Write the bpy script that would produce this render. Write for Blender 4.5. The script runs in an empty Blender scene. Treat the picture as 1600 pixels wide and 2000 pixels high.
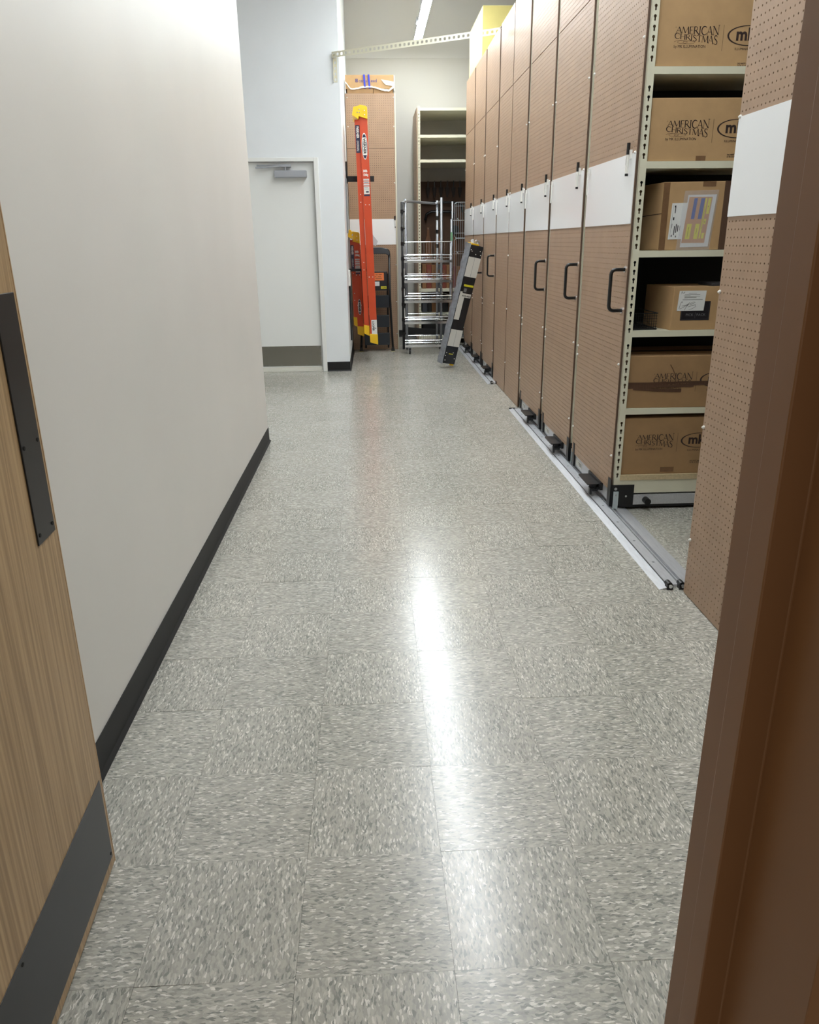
import bpy, math, random
import numpy as np
from mathutils import Vector, Matrix

# ------------------------------------------------------------------ camera, world, exposure
S = bpy.context.scene
COL = S.collection
FPX, YAW, PITCH, ROLL = 1495.3, 0.0458402, 0.3393428, -0.0118127
CAM = Vector((-0.12658, -1.09058, 1.32292))
cy_, sy_, cp_, sp_ = math.cos(YAW), math.sin(YAW), math.cos(PITCH), math.sin(PITCH)
FW = Vector((sy_ * cp_, cy_ * cp_, -sp_)); R0 = Vector((cy_, -sy_, 0)); U0 = R0.cross(FW)
RT = math.cos(ROLL) * R0 + math.sin(ROLL) * U0
UP = -math.sin(ROLL) * R0 + math.cos(ROLL) * U0
cd = bpy.data.cameras.new('camera'); cam = bpy.data.objects.new('camera', cd); COL.objects.link(cam)
cd.sensor_fit = 'HORIZONTAL'; cd.sensor_width = 36; cd.lens = FPX * 36 / 1600
cd.clip_start = 0.02; cd.clip_end = 60
M = Matrix((RT, UP, -FW)).transposed().to_4x4(); M.translation = CAM
cam.matrix_world = M
S.camera = cam
w = bpy.data.worlds.new('world'); S.world = w; w.use_nodes = True
w.node_tree.nodes['Background'].inputs[0].default_value = (1.0, 0.86, 0.70, 1)
w.node_tree.nodes['Background'].inputs[1].default_value = 0.32
S.view_settings.view_transform = 'Standard'; S.view_settings.look = 'None'
S.view_settings.gamma = 1; S.view_settings.use_curve_mapping = False
S.view_settings.exposure = 0.25
LAMP = 62.0

rnd = random.Random(7)

# ------------------------------------------------------------------ helpers
WL = {}                                  # world location of every object's origin
def tag(o, label=None, cat=None, group=None, kind=None):
    if label: o['label'] = label
    if cat: o['category'] = cat
    if group: o['group'] = group
    if kind: o['kind'] = kind
    return o
def thing(name, loc, label, cat, group=None):
    o = bpy.data.objects.new(name, None); COL.objects.link(o); o.location = loc
    o.empty_display_size = 0.1
    WL[o.name] = Vector(loc)
    return tag(o, label, cat, group)
def link_mesh(name, me, mat, parent, origin):
    o = bpy.data.objects.new(name, me); COL.objects.link(o)
    if mat and not me.materials: me.materials.append(mat)
    if parent:
        o.parent = parent; o.location = Vector(origin) - WL[parent.name]
    else: o.location = origin
    WL[o.name] = Vector(origin)
    return o
class MB:
    def __init__(s): s.v = []; s.f = []; s.g = []
    def add(s, vs, fs):
        n = len(s.v); s.g.append((n, len(s.f))); s.v += [tuple(p) for p in vs]; s.f += [tuple(i + n for i in f) for f in fs]; return s
    def box(s, x0, x1, y0, y1, z0, z1):
        v = [(x, y, z) for z in (z0, z1) for y in (y0, y1) for x in (x0, x1)]
        return s.add(v, [(0, 2, 3, 1), (4, 5, 7, 6), (0, 1, 5, 4), (2, 6, 7, 3), (0, 4, 6, 2), (1, 3, 7, 5)])
    def obox(s, c, ax, ay, az, hx, hy, hz):
        c, ax, ay, az = Vector(c), Vector(ax), Vector(ay), Vector(az)
        v = [c + ax * x + ay * y + az * z for z in (-hz, hz) for y in (-hy, hy) for x in (-hx, hx)]
        return s.add(v, [(0, 2, 3, 1), (4, 5, 7, 6), (0, 1, 5, 4), (2, 6, 7, 3), (0, 4, 6, 2), (1, 3, 7, 5)])
    def tube(s, pts, r, n=8, closed=False):
        pts = [Vector(p) for p in pts]; N = len(pts); rings = []
        d0 = (pts[1] - pts[0]).normalized()
        a = d0.orthogonal().normalized()
        for i, p in enumerate(pts):
            if closed: d = (pts[(i + 1) % N] - pts[i - 1]).normalized()
            elif i == 0: d = d0
            elif i == N - 1: d = (pts[-1] - pts[-2]).normalized()
            else: d = ((pts[i + 1] - p).normalized() + (p - pts[i - 1]).normalized()).normalized()
            a = (a - d * a.dot(d)).normalized(); b = d.cross(a)
            rr = r[i] if isinstance(r, (list, tuple)) else r
            rings.append([p + (a * math.cos(t) + b * math.sin(t)) * rr for t in [2 * math.pi * k / n for k in range(n)]])
        v = [q for R in rings for q in R]; f = []
        for i in range(N if closed else N - 1):
            j = (i + 1) % N
            for k in range(n): f.append((i * n + k, i * n + (k + 1) % n, j * n + (k + 1) % n, j * n + k))
        if not closed: f += [tuple(range(n))[::-1], tuple((N - 1) * n + k for k in range(n))]
        return s.add(v, f)
    def cyl(s, p0, p1, r, n=16): return s.tube([p0, p1], r, n)
    def prism(s, poly, o, ax, ay, d):
        """polygon in the plane o+ax*u+ay*v, pushed along d"""
        o, ax, ay, d = Vector(o), Vector(ax), Vector(ay), Vector(d); n = len(poly)
        v = [o + ax * a + ay * b for a, b in poly]; v += [p + d for p in v]
        f = [tuple(range(n))[::-1], tuple(range(n, 2 * n))] + [(i, (i + 1) % n, n + (i + 1) % n, n + i) for i in range(n)]
        return s.add(v, f)
    def build(s, name, mat, parent=None, label=None, origin=None, bevel=0, seg=2, smooth=False, split=0):
        if split:                                   # every 'split' primitives become an object of their own
            g = s.g + [(len(s.v), len(s.f))]; o = None
            for a in range(0, len(s.g), split):
                b = min(a + split, len(s.g)); m = MB()
                m.add(s.v[g[a][0]:g[b][0]], [tuple(i - g[a][0] for i in f) for f in s.f[g[a][1]:g[b][1]]])
                o = m.build(name, mat, parent, label, origin, bevel, seg, smooth)
            return o
        me = bpy.data.meshes.new(name)
        if origin is None: origin = WL[parent.name] if parent else Vector((0, 0, 0))
        origin = Vector(origin)
        me.from_pydata([Vector(p) - origin for p in s.v], [], s.f); me.update()
        if smooth:
            for p in me.polygons: p.use_smooth = True
        o = link_mesh(name, me, mat, parent, origin)
        if bevel:
            b = o.modifiers.new('bevel', 'BEVEL'); b.width = bevel; b.segments = seg; b.limit_method = 'ANGLE'
        if label: o['label'] = label
        return o
def rounded(w, h, r, n=4):
    P = []
    for cx, cy, a0 in ((w - r, h - r, 0), (r, h - r, 90), (r, r, 180), (w - r, r, 270)):
        for k in range(n + 1):
            a = math.radians(a0 + 90 * k / n); P.append((cx + r * math.cos(a), cy + r * math.sin(a)))
    return P
def ellipse(cx, cy, a, b, n=28): return [(cx + a * math.cos(2 * math.pi * k / n), cy + b * math.sin(2 * math.pi * k / n)) for k in range(n)]
def copy_tree(o, loc=None, parent=None):
    c = o.copy(); COL.objects.link(c)
    if parent: c.parent = parent
    WL[c.name] = Vector(loc) if loc is not None else Vector((0, 0, 0))
    if loc is not None: c.location = loc
    for ch in list(o.children): copy_tree(ch, None, c)
    return c
def text_mb(mb, s, o, ax, ay, size, d=(0, 0, 0), bold=0.0, align='LEFT', sx=1.0):
    cu = bpy.data.curves.new('t', 'FONT'); cu.body = s; cu.size = size; cu.align_x = align; cu.offset = bold
    cu.resolution_u = 2
    ob = bpy.data.objects.new('t', cu); COL.objects.link(ob)
    bpy.context.view_layer.update()
    me = bpy.data.meshes.new_from_object(ob.evaluated_get(bpy.context.evaluated_depsgraph_get()))
    o, ax, ay = Vector(o), Vector(ax), Vector(ay)
    mb.add([o + ax * (v.co.x * sx) + ay * v.co.y for v in me.vertices], [tuple(p.vertices) for p in me.polygons])
    bpy.data.objects.remove(ob); bpy.data.curves.remove(cu); bpy.data.meshes.remove(me)
def ribbon(mb, pts, w0, w1, mp):
    """flat stroke through 2D points; mp maps (u,v) to 3D"""
    n = len(pts); L = []; Rr = []
    for i, (x, y) in enumerate(pts):
        x0, y0 = pts[max(i - 1, 0)]; x1, y1 = pts[min(i + 1, n - 1)]
        dx, dy = x1 - x0, y1 - y0; l = math.hypot(dx, dy) or 1
        wd = (w0 + (w1 - w0) * i / (n - 1)) / 2 if not callable(w0) else w0(i / (n - 1)) / 2
        L.append(mp(x - dy / l * wd, y + dx / l * wd)); Rr.append(mp(x + dy / l * wd, y - dx / l * wd))
    mb.add(L + Rr, [(n + i, n + i + 1, i + 1, i) for i in range(n - 1)])

# ------------------------------------------------------------------ materials
def srgb(r, g, b):
    f = lambda c: (c / 255 / 12.92) if c / 255 <= 0.04045 else ((c / 255 + 0.055) / 1.055) ** 2.4
    return (f(r), f(g), f(b), 1)
MATS = {}
def mat(name, rgb, rough=0.5, metal=0.0, noise=0.0, scale=20, bump=0.0, spec=0.5, stretch=None, coat=0, emit=None, alpha=None):
    if name in MATS: return MATS[name]
    m = bpy.data.materials.new(name); m.use_nodes = True; nt = m.node_tree; b = nt.nodes['Principled BSDF']
    c = srgb(*rgb); b.inputs['Base Color'].default_value = c
    b.inputs['Roughness'].default_value = rough; b.inputs['Metallic'].default_value = metal
    b.inputs['Specular IOR Level'].default_value = spec; b.inputs['Coat Weight'].default_value = coat
    b.inputs['Coat Roughness'].default_value = 0.1
    if emit: b.inputs['Emission Color'].default_value = emit[0]; b.inputs['Emission Strength'].default_value = emit[1]
    if alpha is not None: b.inputs['Alpha'].default_value = alpha
    if noise or bump:
        tc = nt.nodes.new('ShaderNodeTexCoord'); mp = nt.nodes.new('ShaderNodeMapping'); n = nt.nodes.new('ShaderNodeTexNoise')
        nt.links.new(tc.outputs['Object'], mp.inputs['Vector']); nt.links.new(mp.outputs['Vector'], n.inputs['Vector'])
        if stretch: mp.inputs['Scale'].default_value = stretch
        n.inputs['Scale'].default_value = scale; n.inputs['Detail'].default_value = 5
        if noise:
            r = nt.nodes.new('ShaderNodeValToRGB'); e = r.color_ramp.elements
            e[0].position = 0.3; e[1].position = 0.7
            e[0].color = tuple(x * (1 - noise) for x in c[:3]) + (1,); e[1].color = tuple(min(1, x * (1 + noise)) for x in c[:3]) + (1,)
            nt.links.new(n.outputs['Fac'], r.inputs['Fac']); nt.links.new(r.outputs['Color'], b.inputs['Base Color'])
        if bump:
            bp = nt.nodes.new('ShaderNodeBump'); bp.inputs['Strength'].default_value = bump; bp.inputs['Distance'].default_value = 0.002
            nt.links.new(n.outputs['Fac'], bp.inputs['Height']); nt.links.new(bp.outputs['Normal'], b.inputs['Normal'])
    MATS[name] = m
    return m
WALL = mat('wall_paint', (219, 216, 210), 0.42, noise=0.02, scale=2, bump=0.08, spec=0.5)
WALL2 = mat('wall_paint_cool', (236, 240, 243), 0.5, noise=0.015, scale=3, bump=0.05)
CEIL = mat('ceiling_paint', (210, 208, 203), 0.8)
BLACKRUB = mat('black_rubber_base', (14, 15, 16), 0.6, noise=0.1, scale=8)
PEG = mat('brown_hardboard', (166, 137, 112), 0.42, noise=0.05, scale=9, bump=0.05)
PEGD = mat('hardboard_edge_shaded', (88, 66, 52), 0.7)  # edge brown with the shade on it put into the colour
BOARD = mat('whiteboard', (242, 243, 244), 0.16, spec=0.6)
CREAM = mat('cream_steel', (222, 218, 196), 0.35, noise=0.02, scale=10)
ALU = mat('aluminium', (200, 201, 205), 0.34, metal=0.35, noise=0.08, scale=14, stretch=(8, 1, 8))
ALUD = mat('aluminium_dark', (150, 152, 155), 0.35, metal=0.8)
BLACK = mat('black_plastic', (16, 16, 18), 0.4, noise=0.1, scale=30)
BLACKM = mat('black_steel', (22, 23, 25), 0.38)
DARK = mat('painted_shade_and_dark_details', (16, 14, 12), 0.8)  # near black for painted shade sheets; also door screws and a flap seam
CHROME = mat('chrome_wire', (215, 218, 222), 0.18, metal=1.0)
ZINC = mat('zinc_tube', (150, 153, 158), 0.35, metal=0.7)
PINW = mat('white_plastic', (232, 230, 224), 0.3)
CARD = mat('cardboard', (184, 149, 106), 0.75, noise=0.06, scale=14, bump=0.08)
CARD2 = mat('cardboard_dull', (158, 124, 86), 0.75, noise=0.07, scale=14, bump=0.08)
INK = mat('dark_brown_ink', (48, 30, 26), 0.7)
INKB = mat('black_ink', (22, 20, 22), 0.6)
TAPE = mat('brown_tape', (122, 92, 66), 0.22, noise=0.1, scale=30)
TAPED = mat('stretch_film_brown', (92, 68, 54), 0.25, noise=0.12, scale=20, stretch=(30, 1, 1))
PAPER = mat('white_paper', (226, 226, 224), 0.6)
PAPERT = mat('printed_lines_grey', (120, 120, 122), 0.7)
KRAFT = mat('orange_kraft', (196, 146, 98), 0.6)
BLUE = mat('blue_strip', (28, 74, 158), 0.5)
YEL = mat('yellow_strip', (222, 214, 50), 0.5)
FILM = mat('clear_pouch_film', (225, 225, 232), 0.12, alpha=0.14)
PBOARD = mat('particle_board', (196, 176, 140), 0.7, noise=0.12, scale=120)
ORANGE = mat('orange_fibreglass', (200, 72, 34), 0.38, noise=0.05, scale=6)
YCAP = mat('yellow_plastic', (236, 190, 28), 0.4)
NAVY = mat('navy_decal', (34, 38, 66), 0.4)
STEEL = mat('brushed_steel', (150, 148, 140), 0.24, metal=1.0, noise=0.05, scale=40, stretch=(1, 1, 20))
DOORW = mat('white_door_paint', (238, 239, 236), 0.4)
CLOSER = mat('closer_grey', (172, 175, 182), 0.35, metal=0.4)
BROWNF = mat('brown_frame_paint', (138, 100, 66), 0.42, noise=0.04, scale=5)
EDGEW = mat('wood_edge', (186, 152, 112), 0.4)
YBOX = mat('yellow_carton', (234, 218, 138), 0.6, noise=0.03, scale=8)
GREYF = mat('charcoal_wrap', (36, 38, 42), 0.2, noise=0.2, scale=20, stretch=(1, 1, 0.2), bump=0.2)
FILMG = mat('wrinkled_grey_film', (120, 123, 128), 0.22, noise=0.2, scale=24, bump=0.5)
LABG = mat('label_grey', (216, 216, 210), 0.5)
DKBROWN = mat('dark_brown_board', (84, 58, 40), 0.7, noise=0.15, scale=8)
PADDLE = mat('brown_wood_tool', (120, 80, 50), 0.6, noise=0.15, scale=12, stretch=(8, 8, 1))
BIND1 = mat('maroon_binder', (110, 48, 34), 0.6); BIND2 = mat('slate_binder', (74, 78, 86), 0.6); BIND3 = mat('brown_binder', (122, 84, 50), 0.6)
ORNOTE = mat('orange_note', (240, 132, 74), 0.6)
LAMPM = mat('light_diffuser', (255, 255, 255), 0.5, emit=((0.90, 0.965, 1.0, 1), LAMP))
UPFILL = mat('added_upward_glow', (255, 255, 255), 0.5, emit=((0.92, 0.97, 1.0, 1), LAMP * 0.3))  # emission for the added upward fill, not a known lamp part
LAMPH = mat('lamp_housing', (170, 172, 176), 0.4, metal=0.3)
TAN = mat('light_wrap', (222, 214, 202), 0.2, noise=0.12, scale=30, bump=0.5)
BLUET = mat('blue_tape', (44, 60, 190), 0.35)

def wood_mat():
    m = bpy.data.materials.new('oak_veneer'); m.use_nodes = True; nt = m.node_tree; b = nt.nodes['Principled BSDF']
    tc = nt.nodes.new('ShaderNodeTexCoord'); mp = nt.nodes.new('ShaderNodeMapping'); mp.inputs['Scale'].default_value = (60, 60, 1.2)
    n = nt.nodes.new('ShaderNodeTexNoise'); n.inputs['Scale'].default_value = 2.2; n.inputs['Detail'].default_value = 6
    r = nt.nodes.new('ShaderNodeValToRGB'); e = r.color_ramp.elements
    e[0].position = 0.35; e[0].color = srgb(150, 122, 86); e[1].position = 0.65; e[1].color = srgb(186, 156, 116)
    nt.links.new(tc.outputs['Object'], mp.inputs[0]); nt.links.new(mp.outputs[0], n.inputs['Vector']); nt.links.new(n.outputs['Fac'], r.inputs[0])
    nt.links.new(r.outputs[0], b.inputs['Base Color']); b.inputs['Roughness'].default_value = 0.45
    return m
OAK = wood_mat()

def tile_mat():
    m = bpy.data.materials.new('flecked_vinyl_tile'); m.use_nodes = True; nt = m.node_tree; N = nt.nodes; L = nt.links; b = N['Principled BSDF']
    tc = N.new('ShaderNodeTexCoord'); oi = N.new('ShaderNodeObjectInfo')
    mul = N.new('ShaderNodeMath'); mul.operation = 'MULTIPLY'; mul.inputs[1].default_value = 37.0; L.new(oi.outputs['Random'], mul.inputs[0])
    add = N.new('ShaderNodeVectorMath'); add.operation = 'ADD'; L.new(tc.outputs['Object'], add.inputs[0]); L.new(mul.outputs[0], add.inputs[1])
    # slight warp so flecks are ragged
    nz = N.new('ShaderNodeTexNoise'); nz.inputs['Scale'].default_value = 65; nz.inputs['Detail'].default_value = 2; L.new(add.outputs[0], nz.inputs['Vector'])
    sc = N.new('ShaderNodeVectorMath'); sc.operation = 'SCALE'; sc.inputs['Scale'].default_value = 0.010; L.new(nz.outputs['Color'], sc.inputs[0])
    ad2 = N.new('ShaderNodeVectorMath'); ad2.operation = 'ADD'; L.new(add.outputs[0], ad2.inputs[0]); L.new(sc.outputs[0], ad2.inputs[1])
    prev = None
    RA = ((0.0, (136, 136, 129)), (0.08, (159, 157, 148)), (0.22, (174, 170, 160)), (0.60, (180, 176, 166)), (0.86, (191, 187, 177)), (0.95, (216, 212, 203)))
    RB = ((0.0, (130, 131, 125)), (0.5, (178, 174, 164)), (0.9, (218, 214, 206)))
    for (sx, sy, R_) in ((72, 215, RA), (112, 350, RB)):
        mp = N.new('ShaderNodeMapping'); mp.inputs['Scale'].default_value = (sx, sy, 1); L.new(ad2.outputs[0], mp.inputs[0])
        v = N.new('ShaderNodeTexVoronoi'); v.voronoi_dimensions = '2D'; v.inputs['Scale'].default_value = 1; L.new(mp.outputs[0], v.inputs['Vector'])
        sp = N.new('ShaderNodeSeparateColor'); L.new(v.outputs['Color'], sp.inputs[0])
        r = N.new('ShaderNodeValToRGB'); r.color_ramp.interpolation = 'CONSTANT'; e = r.color_ramp.elements
        e[0].position = R_[0][0]; e[0].color = srgb(*R_[0][1]); e[1].position = R_[1][0]; e[1].color = srgb(*R_[1][1])
        for p, c in R_[2:]:
            k = e.new(p); k.color = srgb(*c)
        L.new(sp.outputs[0], r.inputs[0])
        if prev is None: prev = r.outputs[0]
        else:
            q = N.new('ShaderNodeValToRGB'); q.color_ramp.interpolation = 'CONSTANT'; e = q.color_ramp.elements
            e[0].position = 0; e[0].color = (1, 1, 1, 1); e[1].position = 0.07; e[1].color = (0.3, 0.3, 0.3, 1); k = e.new(0.94); k.color = (1, 1, 1, 1)
            L.new(sp.outputs[0], q.inputs[0])
            mx = N.new('ShaderNodeMix'); mx.data_type = 'RGBA'; L.new(q.outputs[0], mx.inputs[0])
            L.new(prev, mx.inputs[6]); L.new(r.outputs[0], mx.inputs[7]); prev = mx.outputs[2]
    # tile to tile tone
    hs = N.new('ShaderNodeHueSaturation'); L.new(prev, hs.inputs['Color'])
    mr = N.new('ShaderNodeMapRange'); mr.inputs[3].default_value = 0.965; mr.inputs[4].default_value = 1.035; L.new(oi.outputs['Random'], mr.inputs[0]); L.new(mr.outputs[0], hs.inputs['Value'])
    L.new(hs.outputs[0], b.inputs['Base Color'])
    b.inputs['Coat Weight'].default_value = 0.14; b.inputs['Coat Roughness'].default_value = 0.16
    b.inputs['Roughness'].default_value = 0.22; b.inputs['Specular IOR Level'].default_value = 0.5
    n2 = N.new('ShaderNodeTexNoise'); n2.inputs['Scale'].default_value = 260; n2.inputs['Detail'].default_value = 3; L.new(tc.outputs['Object'], n2.inputs['Vector'])
    n3 = N.new('ShaderNodeTexNoise'); n3.inputs['Scale'].default_value = 5; n3.inputs['Detail'].default_value = 1; L.new(add.outputs[0], n3.inputs['Vector'])
    b1 = N.new('ShaderNodeBump'); b1.inputs['Strength'].default_value = 0.25; b1.inputs['Distance'].default_value = 0.0004; L.new(n2.outputs['Fac'], b1.inputs['Height'])
    b2 = N.new('ShaderNodeBump'); b2.inputs['Strength'].default_value = 0.25; b2.inputs['Distance'].default_value = 0.002; L.new(n3.outputs['Fac'], b2.inputs['Height']); L.new(b1.outputs[0], b2.inputs['Normal'])
    L.new(b2.outputs[0], b.inputs['Normal'])
    return m
TILE = tile_mat()
GROUT = mat('tile_adhesive_dark', (70, 68, 62), 0.8)

# ------------------------------------------------------------------ room shell
def struct(name, mb, m, parent=None, bevel=0):
    o = mb.build(name, m, parent, bevel=bevel); o['kind'] = 'structure'; return o
floor = struct('floor', MB().box(-2.7, 4.0, -3.2, 10.6, -0.12, -0.003), GROUT)
T = 0.3048
tm = MB(); h = T / 2 - 0.0003
tm.box(-h, h, -h, h, -0.0028, 0.0)
tme = bpy.data.meshes.new('floor_tile'); tme.from_pydata(tm.v, [], tm.f); tme.materials.append(TILE)
def add_tile(i, j):
    x, y = (i + 0.5) * T, (j + 0.5) * T
    o = bpy.data.objects.new('floor_tile', tme); COL.objects.link(o); o.parent = floor
    o.location = (x, y, rnd.uniform(-0.0001, 0.0001))
    a = 0.0048 if i else 0.0022
    o.rotation_euler = (rnd.uniform(-a, a) * 0.6, rnd.uniform(-a, a), (0 if (i + j) % 2 else math.pi / 2) + rnd.choice((0, math.pi)))
rest = MB()
for j in range(-11, 35):
    for i in range(-9, 13):
        ok = (-3 <= i <= 3 and -2 <= j <= 23) or (4 <= i <= 5 and 4 <= j <= 8) or (i in (-5, -4) and 14 <= j <= 23) or (24 <= j <= 32 and -2 <= i <= 3) or (i == -3 and j == 24)
        if ok: add_tile(i, j)
        elif (j >= -2 and (i >= 4 or (i < -3 and j >= 13) or j > 23)) or (j < -2 and -6 <= i <= 3):
            rest.box(i * T + .0003, (i + 1) * T - .0003, j * T + .0003, (j + 1) * T - .0003, -0.0028, 0.0)
o = rest.build('floor_tiles_beyond', TILE, floor); o['kind'] = 'stuff'
XL = -0.874
H = 4.3
wl = struct('wall_left', MB().box(XL - 0.14, XL, -0.56, 4.24, 0, H), WALL, bevel=0.004)
struct('wall_alcove_near', MB().box(-2.7, XL - 0.14, 4.10, 4.24, 0, H), WALL)
struct('wall_alcove_left', MB().box(-2.84, -2.7, 4.24, 7.5, 0, H), WALL2)
YD = 7.34
DX0, DX1, DZ = -1.57, -0.66, 2.10          # white door opening
bd = MB(); bd.box(-2.7, DX0, YD, YD + 0.14, 0, H).box(DX1, -0.37, YD, YD + 0.14, 0, H).box(DX0, DX1, YD, YD + 0.14, DZ, H)
bd.box(-0.51, -0.37, YD + 0.14, 10.4, 0, H)
struct('wall_door_side', bd, WALL2)
struct('wall_back', MB().box(-0.51, 4.0, 10.4, 10.54, 0, H), mat('back_wall_paint', (196, 192, 184), 0.8, spec=0.2))
struct('wall_right', MB().box(3.9, 4.04, -0.7, 10.4, 0, H), WALL)
wn = MB(); wn.box(-2.7, -0.74, -0.70, -0.56, 0, H).box(0.19, 4.0, -0.70, -0.56, 0, H).box(-0.74, 0.19, -0.70, -0.56, 2.17, H)
struct('wall_near', wn, WALL)
struct('ceiling', MB().box(-2.8, 4.0, -0.7, 10.5, H, H + 0.1), CEIL)
struct('trim_back_reveal', MB().box(-0.369, 3.9, 10.394, 10.4, 3.60, H), mat('upper_wall_band', (200, 197, 191), 0.8), bevel=0.002)
def baseboard(name, pts):
    """vinyl cove base following pts on the floor, on the left-hand side of the walk"""
    mb = MB(); prof = [(0.014, 0.0), (0.004, 0.012), (0.003, 0.1), (0, 0.1), (0, 0)]
    n = len(prof); rings = []
    for i, p in enumerate(pts):
        p = Vector(p + (0,)); 
        d1 = (Vector(pts[i + 1] + (0,)) - p).normalized() if i < len(pts) - 1 else None
        d0 = (p - Vector(pts[i - 1] + (0,))).normalized() if i else None
        n1 = Vector((d1.y, -d1.x, 0)) if d1 else None; n0 = Vector((d0.y, -d0.x, 0)) if d0 else None
        if n0 is None: nn = n1
        elif n1 is None: nn = n0
        else: nn = (n0 + n1) / (1 + n0.dot(n1))
        rings.append([p + nn * (a + 0.0004) + Vector((0, 0, z + 0.0005)) for a, z in prof])
    v = [q for r in rings for q in r]; f = []
    for i in range(len(pts) - 1):
        for k in range(n): f.append((i * n + k, i * n + (k + 1) % n, (i + 1) * n + (k + 1) % n, (i + 1) * n + k))
    f += [tuple(range(n)), tuple((len(pts) - 1) * n + k for k in range(n))[::-1]]
    mb.add(v, f); o = mb.build(name, BLACKRUB); o['kind'] = 'structure'; return o
baseboard('baseboard_left', [(XL, -0.5), (XL, 4.24), (-2.6, 4.24)][::1])
baseboard('baseboard_door_side', [(-2.6, YD), (DX0 - 0.075, YD)])
baseboard('baseboard_column', [(DX1 + 0.045, YD), (-0.37, YD), (-0.37, 10.39)])
baseboard('baseboard_back', [(-0.35, 10.4), (3.9, 10.4)])

# ------------------------------------------------------------------ white door in the far wall
d = thing('door', (DX0, YD, 0), None, None); d.name = 'door_2'; d['kind'] = 'structure'; WL['door_2'] = Vector((DX0, YD, 0))
f = MB(); F0, F1 = DX0 - 0.03, DX1 + 0.03
fw = 0.048
f.box(F0 - 0.01, DX0 + 0.02, YD - 0.013, YD + 0.12, 0, DZ + 0.028).box(DX1 - 0.0, F1 + 0.015, YD - 0.013, YD + 0.12, 0, DZ + 0.028)
f.box(DX0 + 0.02, DX1, YD - 0.013, YD + 0.12, DZ - 0.008, DZ + 0.028)
f.build('door_frame', DOORW, d, bevel=0.003)
LF = YD + 0.045
leaf = MB().box(DX0 + 0.024, DX1 - 0.004, LF, LF + 0.044, 0.045, DZ - 0.012).build('door_leaf', DOORW, d)
kp = MB().box(DX0 + 0.04, DX1 - 0.018, LF - 0.002, LF, 0.055, 0.27).build('kick_plate', STEEL, d, 'brushed steel kick plate')
sc = MB()
for k in range(7):
    x = DX0 + 0.06 + k * 0.133
    for z in (0.066, 0.259): sc.cyl((x, LF - 0.004, z), (x, LF - 0.0015, z), 0.004, 8)
for z in (0.11, 0.16, 0.21): sc.cyl((DX1 - 0.026, LF - 0.004, z), (DX1 - 0.026, LF - 0.0015, z), 0.004, 8)
sc.build('screw', CHROME, kp, split=1)
MB().box(DX0 + 0.02, DX1, YD + 0.0, YD + 0.12, 0.001, 0.012).box(DX0 + 0.024, DX1 - 0.004, LF - 0.014, LF, 0.014, 0.044).build('threshold', mat('pale_aluminium', (226, 224, 214), 0.4), d, 'pale threshold and sweep')
cl = MB().box(-1.055, -0.735, LF - 0.075, LF - 0.001, 1.945, 2.01).build('door_closer', CLOSER, d, 'silver door closer body', bevel=0.006)
ca = MB().obox((-0.935, LF - 0.05, 2.052), (1, 0, 0), (0, 1, 0), (0, 0, 1), 0.05, 0.025, 0.012)
ca.tube([(-0.945, LF - 0.045, 2.012), (-0.945, LF - 0.045, 2.045)], 0.012, 10)
ca.obox((-1.08, LF - 0.055, 2.044), Vector((1, 0, 0.06)).normalized(), (0, 1, 0), Vector((-0.06, 0, 1)).normalized(), 0.16, 0.012, 0.007)
ca.obox((-1.1, LF - 0.03, 2.06), (1, 0, 0), (0, 1, 0), (0, 0, 1), 0.13, 0.012, 0.005)
ca.build('closer_arm', CLOSER, cl, bevel=0.002)

# ------------------------------------------------------------------ open oak door on the near left
HX, HY, ang = -0.698, -0.59, 0.042
d = thing('door', (HX, HY, 0), None, None); d.name = 'door_1'; d['kind'] = 'structure'; WL['door_1'] = Vector((HX, HY, 0))
ax = Vector((-math.sin(ang), math.cos(ang), 0)); nx = Vector((math.cos(ang), math.sin(ang), 0)); az = Vector((0, 0, 1)); O = Vector((HX, HY, 0))
def dbox(mb, a0, a1, n0, n1, z0, z1):
    return mb.obox(O + ax * (a0 + a1) / 2 + nx * (n0 + n1) / 2 + az * (z0 + z1) / 2, ax, nx, az, (a1 - a0) / 2, (n1 - n0) / 2, (z1 - z0) / 2)
DL = 0.897
dbox(MB(), 0, DL, -0.045, 0, 0.016, 2.11).build('door_leaf', OAK, d, bevel=0.0015)
dbox(MB(), DL, DL + 0.003, -0.045, 0.0003, 0.016, 2.11).build('edge_band', EDGEW, d, 'pale wood edge band')
k = dbox(MB(), 0.01, DL - 0.012, 0, 0.0015, 0.042, 0.245).build('kick_plate', BLACKM, d, 'black kick plate', bevel=0.0006)
s = MB()
for a in (DL - 0.02, 0.45, 0.25, 0.03):
    for z in (0.055, 0.232):
        if a > 0.8 and z > 0.1: continue
        p = O + ax * a + nx * 0.0015 + az * z; s.cyl(p, p + nx * 0.001, 0.0035, 10)
s.build('screw', DARK, k, split=1)
k = dbox(MB(), DL - 0.098, DL - 0.014, 0, 0.003, 0.818, 1.25).build('pull_plate', BLACKM, d, 'black push plate near the door edge', bevel=0.001)
s = MB()
for a, z in ((DL - 0.088, 0.835), (DL - 0.024, 0.835), (DL - 0.024, 0.995), (DL - 0.088, 0.995)):
    p = O + ax * a + nx * 0.003 + az * z; s.cyl(p, p + nx * 0.0012, 0.0038, 10)
s.build('screw', DARK, k, split=1)

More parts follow.
